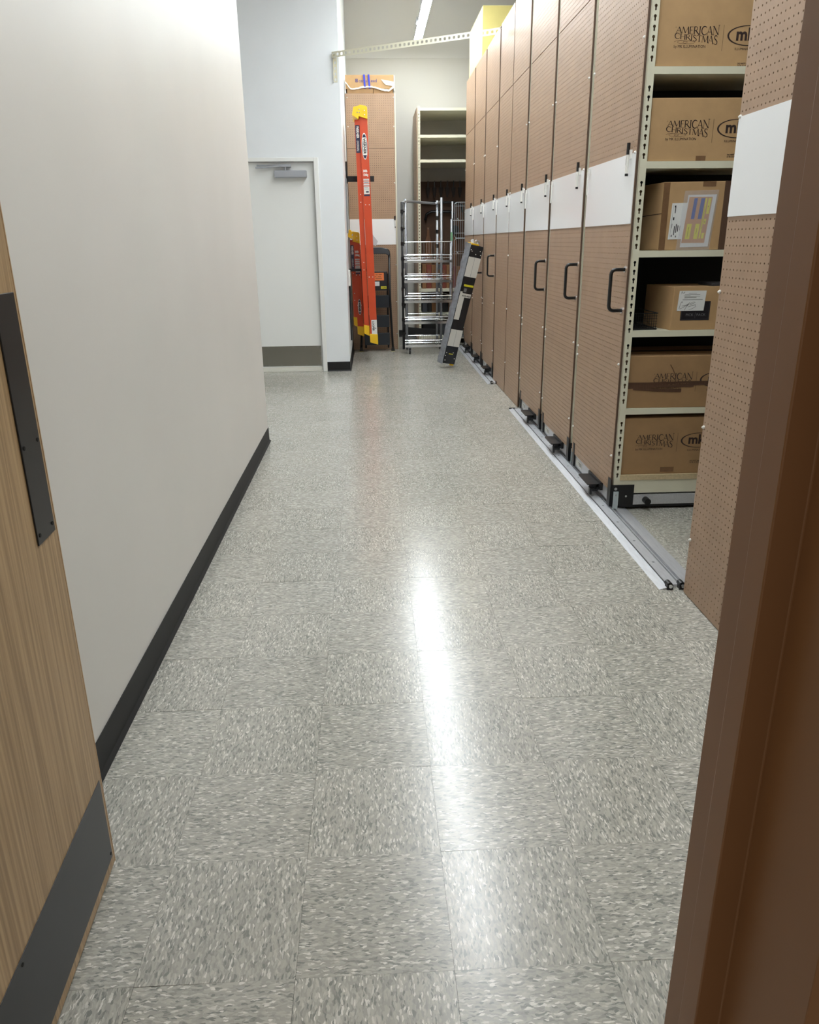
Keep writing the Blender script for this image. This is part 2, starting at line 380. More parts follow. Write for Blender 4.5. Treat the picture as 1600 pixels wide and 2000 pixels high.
# ------------------------------------------------------------------ brown steel door frame of the near doorway
XJ = 0.15
tr = thing('trim', (XJ, -0.63, 0), None, None); tr.name = 'trim_1'; tr['kind'] = 'structure'; WL['trim_1'] = Vector((XJ, -0.63, 0))
def jamb_profile(sgn, xj):
    # plan outline of a double-rabbet frame, corridor side first
    P = [(0.04, -0.545), (0.0, -0.545), (0.0, -0.582), (-0.006, -0.584), (-0.006, -0.612), (0.016, -0.613), (0.016, -0.715), (0.05, -0.715), (0.05, -0.70), (0.042, -0.70), (0.042, -0.56), (0.05, -0.56), (0.05, -0.545)]
    return [(xj + sgn * a, b) for a, b in P]
j = MB(); j.prism(jamb_profile(1, XJ), (0, 0, 0), (1, 0, 0), (0, 1, 0), (0, 0, 2.17)); j.build('jamb', BROWNF, tr, bevel=0.0012)
j = MB(); j.prism(jamb_profile(-1, -0.715), (0, 0, 0), (1, 0, 0), (0, 1, 0), (0, 0, 2.17)); j.build('jamb', BROWNF, tr, bevel=0.0012)
j = MB().box(-0.72, XJ, -0.715, -0.545, 2.125, 2.17); j.build('head', BROWNF, tr)

# ------------------------------------------------------------------ lights: one suspended row over the corridor
def lamp(y0, y1, label):
    t = thing('linear_ceiling_light', (0.55, (y0 + y1) / 2, 3.68), label, 'ceiling light', 'suspended linear lights over the corridor')
    MB().box(0.505, 0.595, y0 + 0.01, y1 - 0.01, 3.684, 3.694).box(0.502, 0.505, y0 + 0.01, y1 - 0.01, 3.684, 3.71).build('diffuser', LAMPM, t, 'glowing white diffuser')
    MB().box(0.515, 0.585, y0 + 0.02, y1 - 0.02, 3.751, 3.754).build('added_fill_strip', UPFILL, t, 'added glowing strip, upward fill light')  # unseen glow added to brighten the upper wall and fill the room
    MB().box(0.50, 0.60, y0, y1, 3.696, 3.75).build('housing', LAMPH, t, bevel=0.003)
    c = MB()
    for y in (y0 + 0.3, y1 - 0.75): c.tube([(0.535, y, 3.74), (0.535, y, H)], 0.004, 6)
    c.build('suspension_cable', LAMPH, t, split=1)
    c = MB()
    for y in (y0 + 0.3, y1 - 0.75): c.box(0.484, 0.50, y - 0.06, y + 0.06, 3.70, 3.75)
    c.build('mounting_clip', LAMPH, t, split=1)
lamp(0.1, 2.37, 'suspended linear light nearest the doorway, above the corridor')
lamp(2.92, 5.27, 'second suspended linear light from the doorway, above the corridor')
lamp(5.29, 7.56, 'third suspended linear light from the doorway, above the corridor')
lamp(7.58, 9.85, 'glowing white linear light hanging in front of the back wall')

# ------------------------------------------------------------------ perforated sheets
def perf(cells, inner, outer, nrm, org, ax, ay, depth, mate):
    """cells: (u,v) centres; inner/outer rings of equal count; returns arrays"""
    n = len(inner); C = len(cells)
    I = np.array(inner); Oo = np.array(outer); cc = np.array(cells)[:, None, :]
    def to3(P, d): return org + P[..., 0:1] * ax + P[..., 1:2] * ay + nrm * d
    A = to3(cc + Oo[None], 0); B = to3(cc + I[None], 0); D = to3(cc + I[None], -depth)
    V = np.concatenate([A, B, D], 1).reshape(-1, 3)
    k = np.arange(n); k1 = (k + 1) % n
    q = np.concatenate([np.stack([k, k1, n + k1, n + k], 1), np.stack([n + k, n + k1, 2 * n + k1, 2 * n + k], 1)])
    Fq = (q[None] + (np.arange(C) * 3 * n)[:, None, None]).reshape(-1, 4)
    return V, Fq
def np_mesh(name, V, Fq, mate):
    me = bpy.data.meshes.new(name)
    me.vertices.add(len(V)); me.vertices.foreach_set('co', V.astype(np.float32).ravel())
    me.loops.add(len(Fq) * 4); me.loops.foreach_set('vertex_index', Fq.astype(np.int32).ravel())
    me.polygons.add(len(Fq)); me.polygons.foreach_set('loop_start', np.arange(len(Fq), dtype=np.int32) * 4)
    me.polygons.foreach_set('use_smooth', np.zeros(len(Fq), bool)); me.update(calc_edges=True); me.validate(); me.materials.append(mate)
    return me
def box_arr(b):
    m = MB().box(*b); return np.array(m.v), np.array(m.f)
def merge(parts):
    Vs, Fs, n = [], [], 0
    for V, F in parts: Vs.append(V); Fs.append(F + n); n += len(V)
    return np.concatenate(Vs), np.concatenate(Fs)
P = 0.0254
sq = [(1, 0), (1, 1), (0, 1), (-1, 1), (-1, 0), (-1, -1), (0, -1), (1, -1)]
PEG_OUT = [(a * P / 2, b * P / 2) for a, b in sq]
PEG_IN = [(0.0032 * math.cos(math.pi / 4 * k), 0.0032 * math.sin(math.pi / 4 * k)) for k in range(8)]
TH = 0.009
_peg = {}
def peg_mesh(nc, nr, wd, ht):
    """panel standing on local (0,0,0): front face at x=-TH, y 0..wd, z 0..ht"""
    key = (nc, nr, wd, ht)
    if key in _peg: return _peg[key]
    y0, z0 = (wd - nc * P) / 2, (ht - nr * P) / 2
    cells = [(y0 + (i + .5) * P, z0 + (k + .5) * P) for k in range(nr) for i in range(nc)]
    # winding: u=+y, v=+z, normal -x  -> reverse rings
    Vv, Ff = perf(cells, PEG_IN[::-1], PEG_OUT[::-1], np.array([-1., 0, 0]), np.array([-TH, 0, 0]), np.array([0, 1., 0]), np.array([0, 0, 1.]), 0.006, None)
    parts = [(Vv, Ff)]
    for b in ((-TH, 0, 0, y0, 0, ht), (-TH, 0, wd - y0, wd, 0, ht), (-TH, 0, y0, wd - y0, 0, z0), (-TH, 0, y0, wd - y0, ht - z0, ht)):
        if b[3] - b[2] > 1e-6 and b[5] - b[4] > 1e-6: parts.append(box_arr(b))
    V, Fq = merge(parts)
    _peg[key] = np_mesh('pegboard_panel', V, Fq, PEG); return _peg[key]
# keyhole post strips
PW, PP = 0.032, 0.0381
outer = []
for a in range(6): outer.append((PW / 2, -PP / 2 + PP * a / 6))
for a in range(6): outer.append((PW / 2 - PW * a / 6, PP / 2))
for a in range(6): outer.append((-PW / 2, PP / 2 - PP * a / 6))
for a in range(6): outer.append((-PW / 2 + PW * a / 6, -PP / 2))
KEY_OUT = outer
def disc(a): return (0.0064 * math.cos(math.radians(a)), 0.0045 + 0.0064 * math.sin(math.radians(a)))
KEY_IN = [(.0032, -.0125), (.0032, -.007), (.0032, -.001), disc(-40), disc(-20), disc(0), disc(22), disc(45), disc(68), disc(90), disc(112), disc(135), disc(158), disc(180),
          disc(200), disc(220), (-.0032, -.001), (-.0032, -.007), (-.0032, -.0125), (-.002, -.0127), (-.0008, -.0128), (0, -.0128), (.0008, -.0128), (.002, -.0127)]
_post = {}
def post_mesh(z0, n, solid=()):
    """keyhole post: face at y=0 looking -y, x 0..PW, from z0 up; solid = row indices left closed"""
    key = (z0, n, tuple(solid))
    if key in _post: return _post[key]
    cells = [(PW / 2, z0 + (k + .5) * PP) for k in range(n) if k not in solid]
    V, Fq = perf(cells, KEY_IN, KEY_OUT, np.array([0, -1., 0]), np.array([0, 0, 0.]), np.array([1., 0, 0]), np.array([0, 0, 1.]), 0.002, None)
    parts = [(V, Fq)]
    for k in solid: parts.append(box_arr((0, PW, 0, 0.002, z0 + k * PP, z0 + (k + 1) * PP)))
    parts.append(box_arr((0, 0.002, 0.0, 0.032, z0, z0 + n * PP)))
    V, Fq = merge(parts); _post[key] = np_mesh('post', V, Fq, CREAM); return _post[key]

# ------------------------------------------------------------------ mobile shelving units
XF = 1.08                                  # face of the end panels
SHELVES = [2.86, 2.44, 2.024, 1.65, 1.271, 0.907, 0.529]
ZT = 3.10
def pin_mb(mb, x, y, z, r=0.0065):
    mb.tube([(x, y, z), (x - 0.004, y, z), (x - 0.009, y, z)], [r, r, r * 0.4], 8)
def unit(y0, W, nc, label, cat_lab='shelving unit', mobile=True, deep=0.95, handle=True, group=None, pins=((), ()), full=True, solid=()):
    t = thing('mobile_shelving_unit' if mobile else 'fixed_shelving_unit', (XF, y0, 0), label, 'shelving unit', group)
    px = XF + TH                           # back of panel plane
    py = y0 + 0.018
    zb = 0.10 if mobile else 0.004
    nr = 95 if mobile else 98
    hl = 2.517 - zb
    def peg(z, ncc, nrr, w_, h_):
        return link_mesh('end_panel', peg_mesh(ncc, nrr, w_, h_), PEG, t, (px, py, z))
    peg(zb, nc, nr, W, round(hl, 4)); peg(2.523, nc, 22, W, 0.577)
    MB().box(px - TH - 0.0035, px - TH - 0.0005, py + 0.002, py + W - 0.002, 1.39, 1.69).build('whiteboard', BOARD, t, 'glossy white writing board')
    MB().box(px + 0.0004, px + 0.002, py + 0.004, py + W - 0.004, zb + 0.01, ZT - 0.02).build('hole_shade_sheet', DARK, t, 'added dark sheet, painted shade behind the panel holes')  # added dark sheet so the holes look shaded; real panels are open behind
    MB().box(px - TH + 0.0006, px, py - 0.0035, py - 0.0003, zb, ZT - 0.003).build('shaded_panel_edge', PEGD, t, 'panel edge with shade painted in')  # edge strip darkened in colour to carry the shade beside the post
    # posts
    nrow = 79
    link_mesh('post', post_mesh(0.13, nrow - (3 if mobile else 2), solid), CREAM, t, (px + 0.0025, y0, 0))
    for x, y in ((px + 0.001, y0 + W - 0.014), (px + deep - 0.03, y0), (px + deep - 0.03, y0 + W - 0.014)):
        MB().box(x, x + 0.03, y, y + 0.03, 0.09, ZT).build('post', CREAM, t)
    for z in SHELVES:
        MB().box(px + PW, px + deep - 0.03, y0 + 0.002, y0 + W - 0.002, z - 0.029, z).build('shelf', CREAM, t)
    MB().box(px + PW, px + deep - 0.03, y0 + 0.001, y0 + W - 0.002, 0.089, 0.16).build('base_beam', CREAM, t)
    MB().box(px + PW, px + deep - 0.03, y0 - 0.004, y0 + W - 0.002, 0.160, 0.186).build('base_deck', PBOARD, t, 'particle board deck')
    MB().box(px + 0.03, px + deep - 0.03, y0 + W / 2, y0 + W / 2 + 0.006, 0.19, ZT - 0.01).build('interior_shade_sheet', DARK, t, 'added dark sheet, painted shade inside the shelves')  # added near-black sheet, stands in for the deep shade between shelves
    if mobile:
        MB().box(px + 0.06, px + deep, y0 + 0.0, y0 + 0.02, 0.026, 0.080).build('base_rail', ALU, t, 'bare aluminium base rail', bevel=0.001)
        MB().box(px + 0.0, px + 0.01, y0 + 0.03, y0 + W, 0.03, 0.098).build('base_skirt', ALU, t, 'pale aluminium skirt')
        MB().box(px + 0.02, px + deep, y0 + 0.03, y0 + W + 0.01, 0.0295, 0.079).box(px + 0.05, px + deep, y0 + 0.004, y0 + W, 0.012, 0.026).build('wheel_housing', BLACK, t, 'black wheel housing')
        b = MB().box(px - 0.012, px + 0.11, y0 - 0.004, y0 - 0.001, 0.020, 0.135).box(px - 0.014, px - 0.010, y0 - 0.004, y0 + 0.045, 0.022, 0.165)
        b.build('corner_bumper', BLACK, t, 'black corner plate', split=1)
        c = MB().obox((px + 0.016, y0 - 0.009, 0.056), (1, 0, 0), (0, 1, 0), (0, 0, 1), 0.013, 0.004, 0.046); c.build('lock_bar', mat('pale_zinc', (190, 200, 202), 0.4, metal=0.3), t, 'pale zinc lock bar', bevel=0.001)
        c = MB(); c.cyl((px + 0.013, y0 - 0.004, 0.116), (px + 0.013, y0 - 0.009, 0.116), 0.008, 10); c.cyl((px + 0.013, y0 - 0.013, 0.085), (px + 0.013, y0 - 0.016, 0.085), 0.004, 8)
        c.cyl((px + 0.07, y0 - 0.004, 0.075), (px + 0.07, y0 - 0.007, 0.075), 0.006, 8); c.build('bolt', CHROME, t, split=1)
        c = MB(); c.cyl((px + 0.175, y0 - 0.0, 0.052), (px + 0.175, y0 - 0.04, 0.052), 0.017, 14); c.build('rubber_buffer', BLACK, t)
        MB().box(px - 0.012, px - 0.003, y0 + W - 0.05, y0 + W - 0.015, 0.025, 0.165).build('corner_bumper', BLACK, t, 'black corner plate', split=1)
        MB().box(px - 0.016, px - 0.001, y0 + 0.165, y0 + 0.40, 0.055, 0.098).build('pedal_bracket', BLACK, t, 'black pedal bracket')
        c = MB().prism(rounded(0.20, 0.062, 0.012), (px - 0.078, y0 + 0.185, 0.078), (0, 1, 0), (1, 0, 0), (0, 0, 0.006)); pd = c.build('foot_pedal', BLACK, t, 'flat black foot pedal')
        c = MB(); c.box(px - 0.055, px - 0.016, y0 + 0.20, y0 + 0.205, 0.04, 0.078).box(px - 0.055, px - 0.016, y0 + 0.23, y0 + 0.235, 0.035, 0.078)
        c.cyl((px - 0.045, y0 + 0.19, 0.05), (px - 0.045, y0 + 0.25, 0.05), 0.009, 10).cyl((px - 0.022, y0 + 0.18, 0.06), (px - 0.022, y0 + 0.19, 0.06), 0.008, 10)
        c.box(px - 0.062, px - 0.05, y0 + 0.195, y0 + 0.215, 0.022, 0.06); c.build('latch', BLACKM, pd)
        lb = MB().box(px - 0.0015, px - 0.0002, y0 + W - 0.20, y0 + W - 0.07, 0.045, 0.08).build('rating_label', LABG, t, 'small printed label'); q = MB()
        for kk in range(3): q.box(px - 0.0018, px - 0.0014, y0 + W - 0.19, y0 + W - 0.19 + 0.05 + 0.01 * kk, 0.052 + kk * 0.008, 0.055 + kk * 0.008)
        q.build('print', INKB, lb)
    if handle:
        hy = y0 + 0.045
        r = 0.0085; a, bz, out = 1.0, 1.188, 0.068
        pts = []
        x1 = px - TH; x2 = x1 - out; c = 0.022
        pts += [(x1, hy, a)]
        for k in range(5):
            q = math.pi / 2 * k / 4; pts.append((x2 + c - c * math.sin(q), hy, a + c - c * math.cos(q)))
        for k in range(5):
            q = math.pi / 2 * k / 4; pts.append((x2 + c - c * math.cos(q), hy, bz - c + c * math.sin(q)))
        pts += [(x1, hy, bz)]
        MB().tube(pts, r, 10).build('pull_handle', BLACK, t, 'black bent pull handle', smooth=True)
        c = MB()
        for z in (a, bz): c.cyl((x1, hy, z), (x1 - 0.006, hy, z), 0.014, 12)
        c.build('handle_washer', CHROME, t, split=1)
    c = MB()
    for z in pins[0]: pin_mb(c, px - TH, y0 + 0.03, z)
    for z in pins[1]: pin_mb(c, px - TH, y0 + W + 0.008, z)
    if pins[0] or pins[1]: c.build('panel_fastener', PINW, t, 'small white push fasteners', split=1)
    return t
PN = ((2.14, 1.69, 0.745, 0.284), (2.14, 1.66, 0.74, 0.69, 0.26))
GM = 'mobile shelving units facing the corridor'
SOL = tuple(k for k in range(60) if any(z - 0.055 < 0.13 + (k + .5) * PP < z + 0.003 for z in SHELVES)) + (0,)
W1 = 0.79
u1 = unit(2.600, W1, 31, 'nearest mobile shelving unit, its open side full of cardboard cartons', pins=PN, group=GM, solid=SOL)
u2 = unit(3.475, W1, 31, 'second mobile shelving unit past the opening, black handle and closed brown panel', pins=PN, group=GM, solid=SOL)
u3 = unit(4.335, W1, 31, 'third mobile shelving unit past the opening, beside the handleless fixed panels', pins=PN, group=GM, solid=SOL)
unit(5.205, 0.655, 25, 'nearer of two fixed shelving units without handles, panel reaching the floor', mobile=False, handle=False, pins=((2.14, 1.69, .75, .284), (1.7, 1.2, .75, .28)), group='fixed shelving units')
unit(5.885, 0.655, 25, 'farther of two fixed handleless shelving units, floor-length panel ending at the second rail', mobile=False, handle=False, pins=((), ()), group='fixed shelving units')
unit(6.60, W1, 31, 'mobile shelving unit with black handle just behind the fixed floor-length panels', pins=PN, group=GM, solid=SOL)
unit(7.45, W1, 31, 'mobile shelving unit behind the leaning wrapped carton', pins=PN, group=GM, solid=SOL)
unit(8.30, W1, 31, 'farthest mobile shelving unit of the row, next to the wire trolleys', pins=PN, group=GM, handle=False, solid=SOL)
unit(0.80, W1, 31, 'closest shelving unit at the right, half hidden by the brown door frame', mobile=False, handle=False, pins=((), (1.69, 1.148, 0.671, 0.228)), group='fixed shelving units')

# markers clipped to the boards
def marker(y, label, z=1.735, lean=0.0, txt=False):
    x = XF - 0.016
    t = thing('whiteboard_marker', (x, y, z), label, 'marker', 'markers on the whiteboards')
    dirv = Vector((0, lean, -1)).normalized(); p = Vector((x, y, z))
    MB().tube([p, p + dirv * 0.048, p + dirv * 0.049], [0.008, 0.0082, 0.0075], 10).build('cap', BLACK, t, 'black marker cap', smooth=False)
    MB().tube([p + dirv * 0.049, p + dirv * 0.128], 0.0078, 10).build('barrel', PINW, t, 'white barrel with print')
    MB().tube([p + dirv * 0.128, p + dirv * 0.139], [0.0078, 0.0076], 10).build('end_plug', BLACK, t, 'black end plug')
    c = MB()
    q = p + dirv * 0.06 + Vector((-0.0081, 0.002, 0))
    text_mb(c, 'Marker', q, dirv, Vector((0, -1, 0)), 0.011)
    c.build('print', INKB, t)
    MB().box(XF - 0.014, XF - 0.0035, y - 0.022, y - 0.010, z - 0.066, z - 0.03).build('clip', PINW, t, 'white clip beside the marker')
for y, lab in ((2.69, 'black-capped marker on the nearest unit with a closed board, left of its cream post'), (3.583, 'black-capped marker on the second unit board'), (4.41, 'black-capped marker on the third unit board, beside the fixed panels'),
               (5.27, 'black-capped marker on the nearer fixed unit board'), (5.95, 'black-capped marker on the farther fixed unit board'), (6.70, 'black-capped marker just behind the keyhole post at the second rail'),
               (7.55, 'black-capped marker on the board above the leaning carton'), (8.40, 'black-capped marker on the farthest board of the row')):
    marker(y, lab, lean=0.15 if y > 8 else 0.02)
c = 0
for y, lab in ((3.36, 'nearest unit'), (4.235, 'second unit'), (5.10, 'third unit'), (5.83, 'nearer fixed unit'), (6.5, 'farther fixed unit'), (7.36, 'unit past the second rail end'), (8.21, 'unit behind the leaning carton')):
    t = MB(); x = XF - 0.006
    t.box(x - 0.012, x, y - 0.006, y + 0.006, 1.655, 1.68)
    t.tube([(x - 0.009, y, 1.66), (x - 0.011, y - 0.006, 1.55)], 0.0055, 8)
    o = t.build('marker_holder', PINW); tag(o, 'slim white empty marker holder, far edge of the %s board' % lab, 'marker holder', 'empty holders on the whiteboards')

# ------------------------------------------------------------------ floor rails
def rail(y0, y1, label, near_cap=True):
    t = thing('floor_rail', (1.05, (y0 + y1) / 2, 0), label, 'floor rail', 'aluminium rails in the floor')
    e = 0.0006
    # outer ramp, inner ramp, far ramp
    MB().prism([(0.994, e), (1.030, 0.010), (1.030, e)], (0, y0, 0), (1, 0, 0), (0, 0, 1), (0, y1 - y0, 0)).build('ramp_plate', ALU, t)
    MB().prism([(1.036, e), (1.036, 0.011), (1.080, 0.012), (1.080, e)], (0, y0 + 0.02, 0), (1, 0, 0), (0, 0, 1), (0, y1 - y0 - 0.04, 0)).build('track_plate', ALU, t)
    MB().box(1.030, 1.036, y0 + 0.004, y1 - 0.004, e, 0.007).build('rubber_strip', BLACK, t)
    g = MB().box(1.080, 1.106, y0 + 0.004, y1 - 0.004, e, 0.004); g.build('track_groove', ALUD, t, 'recessed wheel groove')
    MB().box(1.090, 1.095, y0 + 0.006, y1 - 0.006, 0.004, 0.010).build('track_rib', ALU, t)
    MB().prism([(1.106, e), (1.106, 0.012), (1.172, e + 0.001)], (0, y0 + 0.02, 0), (1, 0, 0), (0, 0, 1), (0, y1 - y0 - 0.04, 0)).build('ramp_plate', ALU, t)
    s = MB()
    for x in (1.036, 1.086):
        s.box(x - 0.012, x + 0.012, y0 - 0.006, y0 + 0.02, e, 0.02)
        s.cyl((x, y0 - 0.002, 0.018), (x, y0 + 0.03, 0.018), 0.012, 12)
    s.build('end_stop', BLACK, t, 'black end stop', split=2)
    s = MB()
    for x in (1.036, 1.086): s.cyl((x, y0 - 0.004, 0.017), (x, y0 - 0.012, 0.017), 0.0075, 12)
    s.build('stop_bolt', CHROME, t, split=1)
    s = MB(); y = y0 + 0.25
    while y < y1: s.cyl((1.058, y, 0.0105), (1.058, y, 0.0122), 0.006, 12); y += 0.25
    s.build('screw', ALUD, t, split=1)
    MB().box(1.0, 1.045, y1, y1 + 0.02, e, 0.012).build('end_stop', BLACK, t)
rail(1.64, 5.14, 'silver floor rail from the nearest closed unit to the first fixed panels')
rail(6.34, 9.35, 'silver floor rail beyond the fixed panels, passing the leaning carton')

# ------------------------------------------------------------------ logo lettering for cartons
TK, TN = 0.13, 0.05
GL = {
 'A': (0.80, [([(0, 0), (.38, 1)], TN, TN), ([(.36, 1.0), (.74, 0)], TK, TK), ([(.13, .34), (.58, .34)], TN, TN), ([(-.07, .02), (.10, .02)], TN, TN), ([(.62, .02), (.86, .02)], TN, TN)]),
 'M': (1.02, [([(.05, 0), (.13, 1)], TN, TN), ([(.13, 1), (.5, .08)], TK, TK), ([(.5, .08), (.88, 1)], TN, TN), ([(.86, 1), (.95, 0)], TK, TK), ([(-.04, .02), (.14, .02)], TN, TN), ([(.84, .02), (1.05, .02)], TN, TN)]),
 'E': (0.62, [([(.12, 0), (.12, 1)], TK, TK), ([(.06, .97), (.56, .97)], TN, TN), ([(.1, .52), (.46, .52)], TN, TN), ([(.06, .03), (.60, .03)], TN, TN)]),
 'R': (0.76, [([(.12, 0), (.12, 1)], TK, TK), ([(.06, .97), (.36, .97), (.52, .87), (.56, .74), (.50, .60), (.36, .51), (.12, .49)], TN + .03, TN + .03), ([(.32, .5), (.82, 0)], TK, TK)]),
 'I': (0.34, [([(.15, 0), (.15, 1)], TK, TK), ([(.04, .98), (.27, .98)], TN, TN), ([(.04, .02), (.27, .02)], TN, TN)]),
 'C': (0.84, [([(.76, .80), (.66, .94), (.48, 1.0), (.30, .96), (.14, .80), (.06, .55), (.10, .28), (.25, .08), (.46, 0), (.66, .06), (.80, .22)], 'C', 0)]),
 'N': (0.90, [([(.12, 0), (.12, 1)], TN, TN), ([(.10, 1), (.82, 0)], TK, TK), ([(.82, 0), (.84, 1.08)], TN, TN), ([(.74, 1.1), (.98, 1.1)], TN, TN), ([(.0, .02), (.24, .02)], TN, TN), ([(-.02, .98), (.12, .98)], TN, TN)]),
 'H': (0.86, [([(.12, 0), (.12, 1)], TK, TK), ([(.74, 0), (.74, 1)], TK, TK), ([(.12, .5), (.74, .5)], TN, TN), ([(.02, .02), (.24, .02)], TN, TN), ([(.62, .02), (.86, .02)], TN, TN), ([(.02, .98), (.24, .98)], TN, TN), ([(.62, .98), (.86, .98)], TN, TN)]),
 'S': (0.62, [([(.52, .82), (.42, .97), (.26, 1.0), (.12, .90), (.10, .74), (.20, .60), (.40, .47), (.54, .33), (.54, .14), (.40, .01), (.20, .0), (.06, .16)], 'S', 0)]),
 'T': (0.78, [([(.38, 0), (.38, .97)], TK, TK), ([(.0, .97), (.78, .97)], TN, TN), ([(.01, .97), (.0, .86)], TN, TN), ([(.78, .97), (.78, .86)], TN, TN), ([(.27, .02), (.5, .02)], TN, TN)]),
}
def word(mb, s, X0, X1, top, bot, P3):
    tot = sum(GL[c][0] for c in s); x = 0
    for c in s:
        wd, st = GL[c]
        for pts, a, b in st:
            if a == 'C': w0 = lambda q: 0.05 + 0.10 * math.sin(math.pi * q)
            elif a == 'S': w0 = lambda q: 0.05 + 0.09 * math.sin(math.pi * q)
            else: w0 = a
            def mp(u, v, x=x):
                q = (x + u) / tot; X = X0 + (X1 - X0) * q
                zb, zt = bot(q), top(q); return P3(X, zb + (zt - zb) * v)
            if len(pts) == 2:
                (xa, ya), (xb, yb) = pts; pts = [(xa + (xb - xa) * k / 3, ya + (yb - ya) * k / 3) for k in range(4)]
            ribbon(mb, pts, w0, b, mp)
        x += wd
def logo(parent, O, ax, az, k=1.0, nrm=(0, -1, 0), hide_below=None):
    O, ax, az, nrm = Vector(O), Vector(ax), Vector(az), Vector(nrm)
    def P3(x, z): return O + ax * (x * k) + az * (z * k * 0.9) + nrm * 0.0006
    mb = MB()
    word(mb, 'AMERICAN', 0.006, 0.192, lambda q: -0.004 + 0.003 * q, lambda q: -0.027 - 0.011 * q - 0.004 * math.sin(math.pi * q), P3)
    word(mb, 'CHRISTMAS', 0.0, 0.190, lambda q: -0.028 - 0.012 * q - 0.005 * math.sin(math.pi * q), lambda q: -0.052 - 0.027 * max(q, 0) ** 1.2, P3)
    for a, b, c2, d2 in ((0.026, -0.067, 0.022, 0.006), (0.055, -0.068, 0.026, 0.006)):
        e = ellipse(a + 0.01, b, c2, d2, 20); e.append(e[0]); ribbon(mb, e, 0.0009, 0.0009, P3)
    ribbon(mb, [(0.0, -0.066), (0.012, -0.061), (0.03, -0.060), (0.045, -0.064)], 0.001, 0.0006, P3)
    e = ellipse(0.003, -0.006, 0.0022, 0.0022, 10); e.append(e[0]); ribbon(mb, e, 0.0006, 0.0006, P3)
    ribbon(mb, [(0.212, 0.004), (0.212, -0.104)], 0.0012, 0.0012, P3)
    text_mb(mb, 'by MK ILLUMINATION', P3(0.0, -0.091), ax, az, 0.0155 * k, sx=0.92)
    # oval ring, heavier at the left
    n = 48; cxo, cyo, A, B = 0.322, -0.040, 0.092, 0.043
    outer = [(cxo + A * math.cos(2 * math.pi * i / n), cyo + B * math.sin(2 * math.pi * i / n)) for i in range(n)]
    inner = [(cxo + 0.003 + (A - 0.005) * math.cos(2 * math.pi * i / n) + 0.0, cyo + (B - 0.0032) * math.sin(2 * math.pi * i / n)) for i in range(n)]
    mb.add([P3(*p) for p in outer] + [P3(*p) for p in inner], [(i, (i + 1) % n, n + (i + 1) % n, n + i) for i in range(n)])
    text_mb(mb, 'mk', P3(0.268, -0.059), ax, az, 0.066 * k, bold=0.0022 * k, sx=1.0)
    text_mb(mb, 'ILLUMINATION', P3(0.268, -0.101), ax, az, 0.0135 * k, sx=1.0)
    text_mb(mb, 'DO NOT stack heavy', P3(0.288, -0.161), ax, az, 0.0085 * k, bold=0.0003)
    text_mb(mb, 'or lie on its side', P3(0.288, -0.170), ax, az, 0.0085 * k, bold=0.0003)
    return mb.build('logo_print', INK, parent, 'dark brown printed logo and lettering')

def carton(name, x0, x1, y0, y1, z0, z1, label, m=CARD, rot=0.0, group=None, tape_front=True):
    t = thing(name, ((x0 + x1) / 2, (y0 + y1) / 2, z0), label, 'box', group)
    MB().box(x0, x1, y0, y1, z0 + 0.0005, z1).build('body', m, t, bevel=0.003)
    mid = (y0 + y1) / 2
    MB().box(x0 - 0.0003, x1 + 0.0003, mid - 0.025, mid + 0.025, z1, z1 + 0.0006).build('tape', TAPE, t, 'brown sealing tape')
    if rot: t.rotation_euler.z = rot
    return t
YB = 2.615
def put(px0, zt): pass
GC = 'printed cartons on the open shelves'
b1 = carton('cardboard_box', 1.128, 1.72, YB, YB + 0.36, 2.024, 2.29, 'printed cardboard carton on the topmost shelf in view, wide dark logo', group=GC)
logo(b1, (1.203, YB, 2.178), (1, 0, 0), (0, 0, 1))
b2 = carton('cardboard_box', 1.130, 1.72, YB, YB + 0.36, 1.65, 1.905, 'printed cardboard carton on the second shelf down, a dark gap above it', group=GC)
logo(b2, (1.203, YB, 1.818), (1, 0, 0), (0, 0, 1))
MB().box(1.35, 1.395, YB - 0.0006, YB, 1.652, 1.672).build('tape', TAPE, b2)
b5 = carton('cardboard_box', 1.124, 1.72, YB - 0.006, YB + 0.35, 0.529, 0.785, 'printed carton strapped across with crumpled brown tape, fifth shelf down', m=CARD2, rot=-0.03, group=GC)
logo(b5, (1.258, YB - 0.006, 0.702), (1, 0, 0), (0, 0, 1))
c = MB()
for k, (za, zb, xa, xb, wd) in enumerate(((0.648, 0.655, 1.124, 1.72, .012), (0.640, 0.648, 1.124, 1.60, .010), (0.632, 0.638, 1.124, 1.46, .014), (0.628, 0.615, 1.16, 1.40, .016), (0.655, 0.644, 1.124, 1.72, .005))):
    ribbon(c, [(xa, za), ((xa + xb) / 2, (za + zb) / 2 + 0.003 * (-1) ** k), (xb, zb)], wd, wd, lambda u, v, k=k: Vector((u, YB - 0.0075 - 0.0003 * k, v)))
ribbon(c, [(1.335, 0.742), (1.352, 0.715), (1.366, 0.682)], 0.004, 0.002, lambda u, v: Vector((u, YB - 0.0073, v)))
c.build('tape', TAPED, b5, 'crumpled brown tape strips')
b6 = carton('cardboard_box', 1.126, 1.72, YB - 0.004, YB + 0.35, 0.186, 0.478, 'printed carton on the bottom deck, just above the aluminium base rail', m=CARD2, group=GC)
logo(b6, (1.192, YB - 0.004, 0.395), (1, 0, 0), (0, 0, 1))
MB().box(1.33, 1.40, YB - 0.0048, YB - 0.004, 0.196, 0.222).build('tape', TAPE, b6)

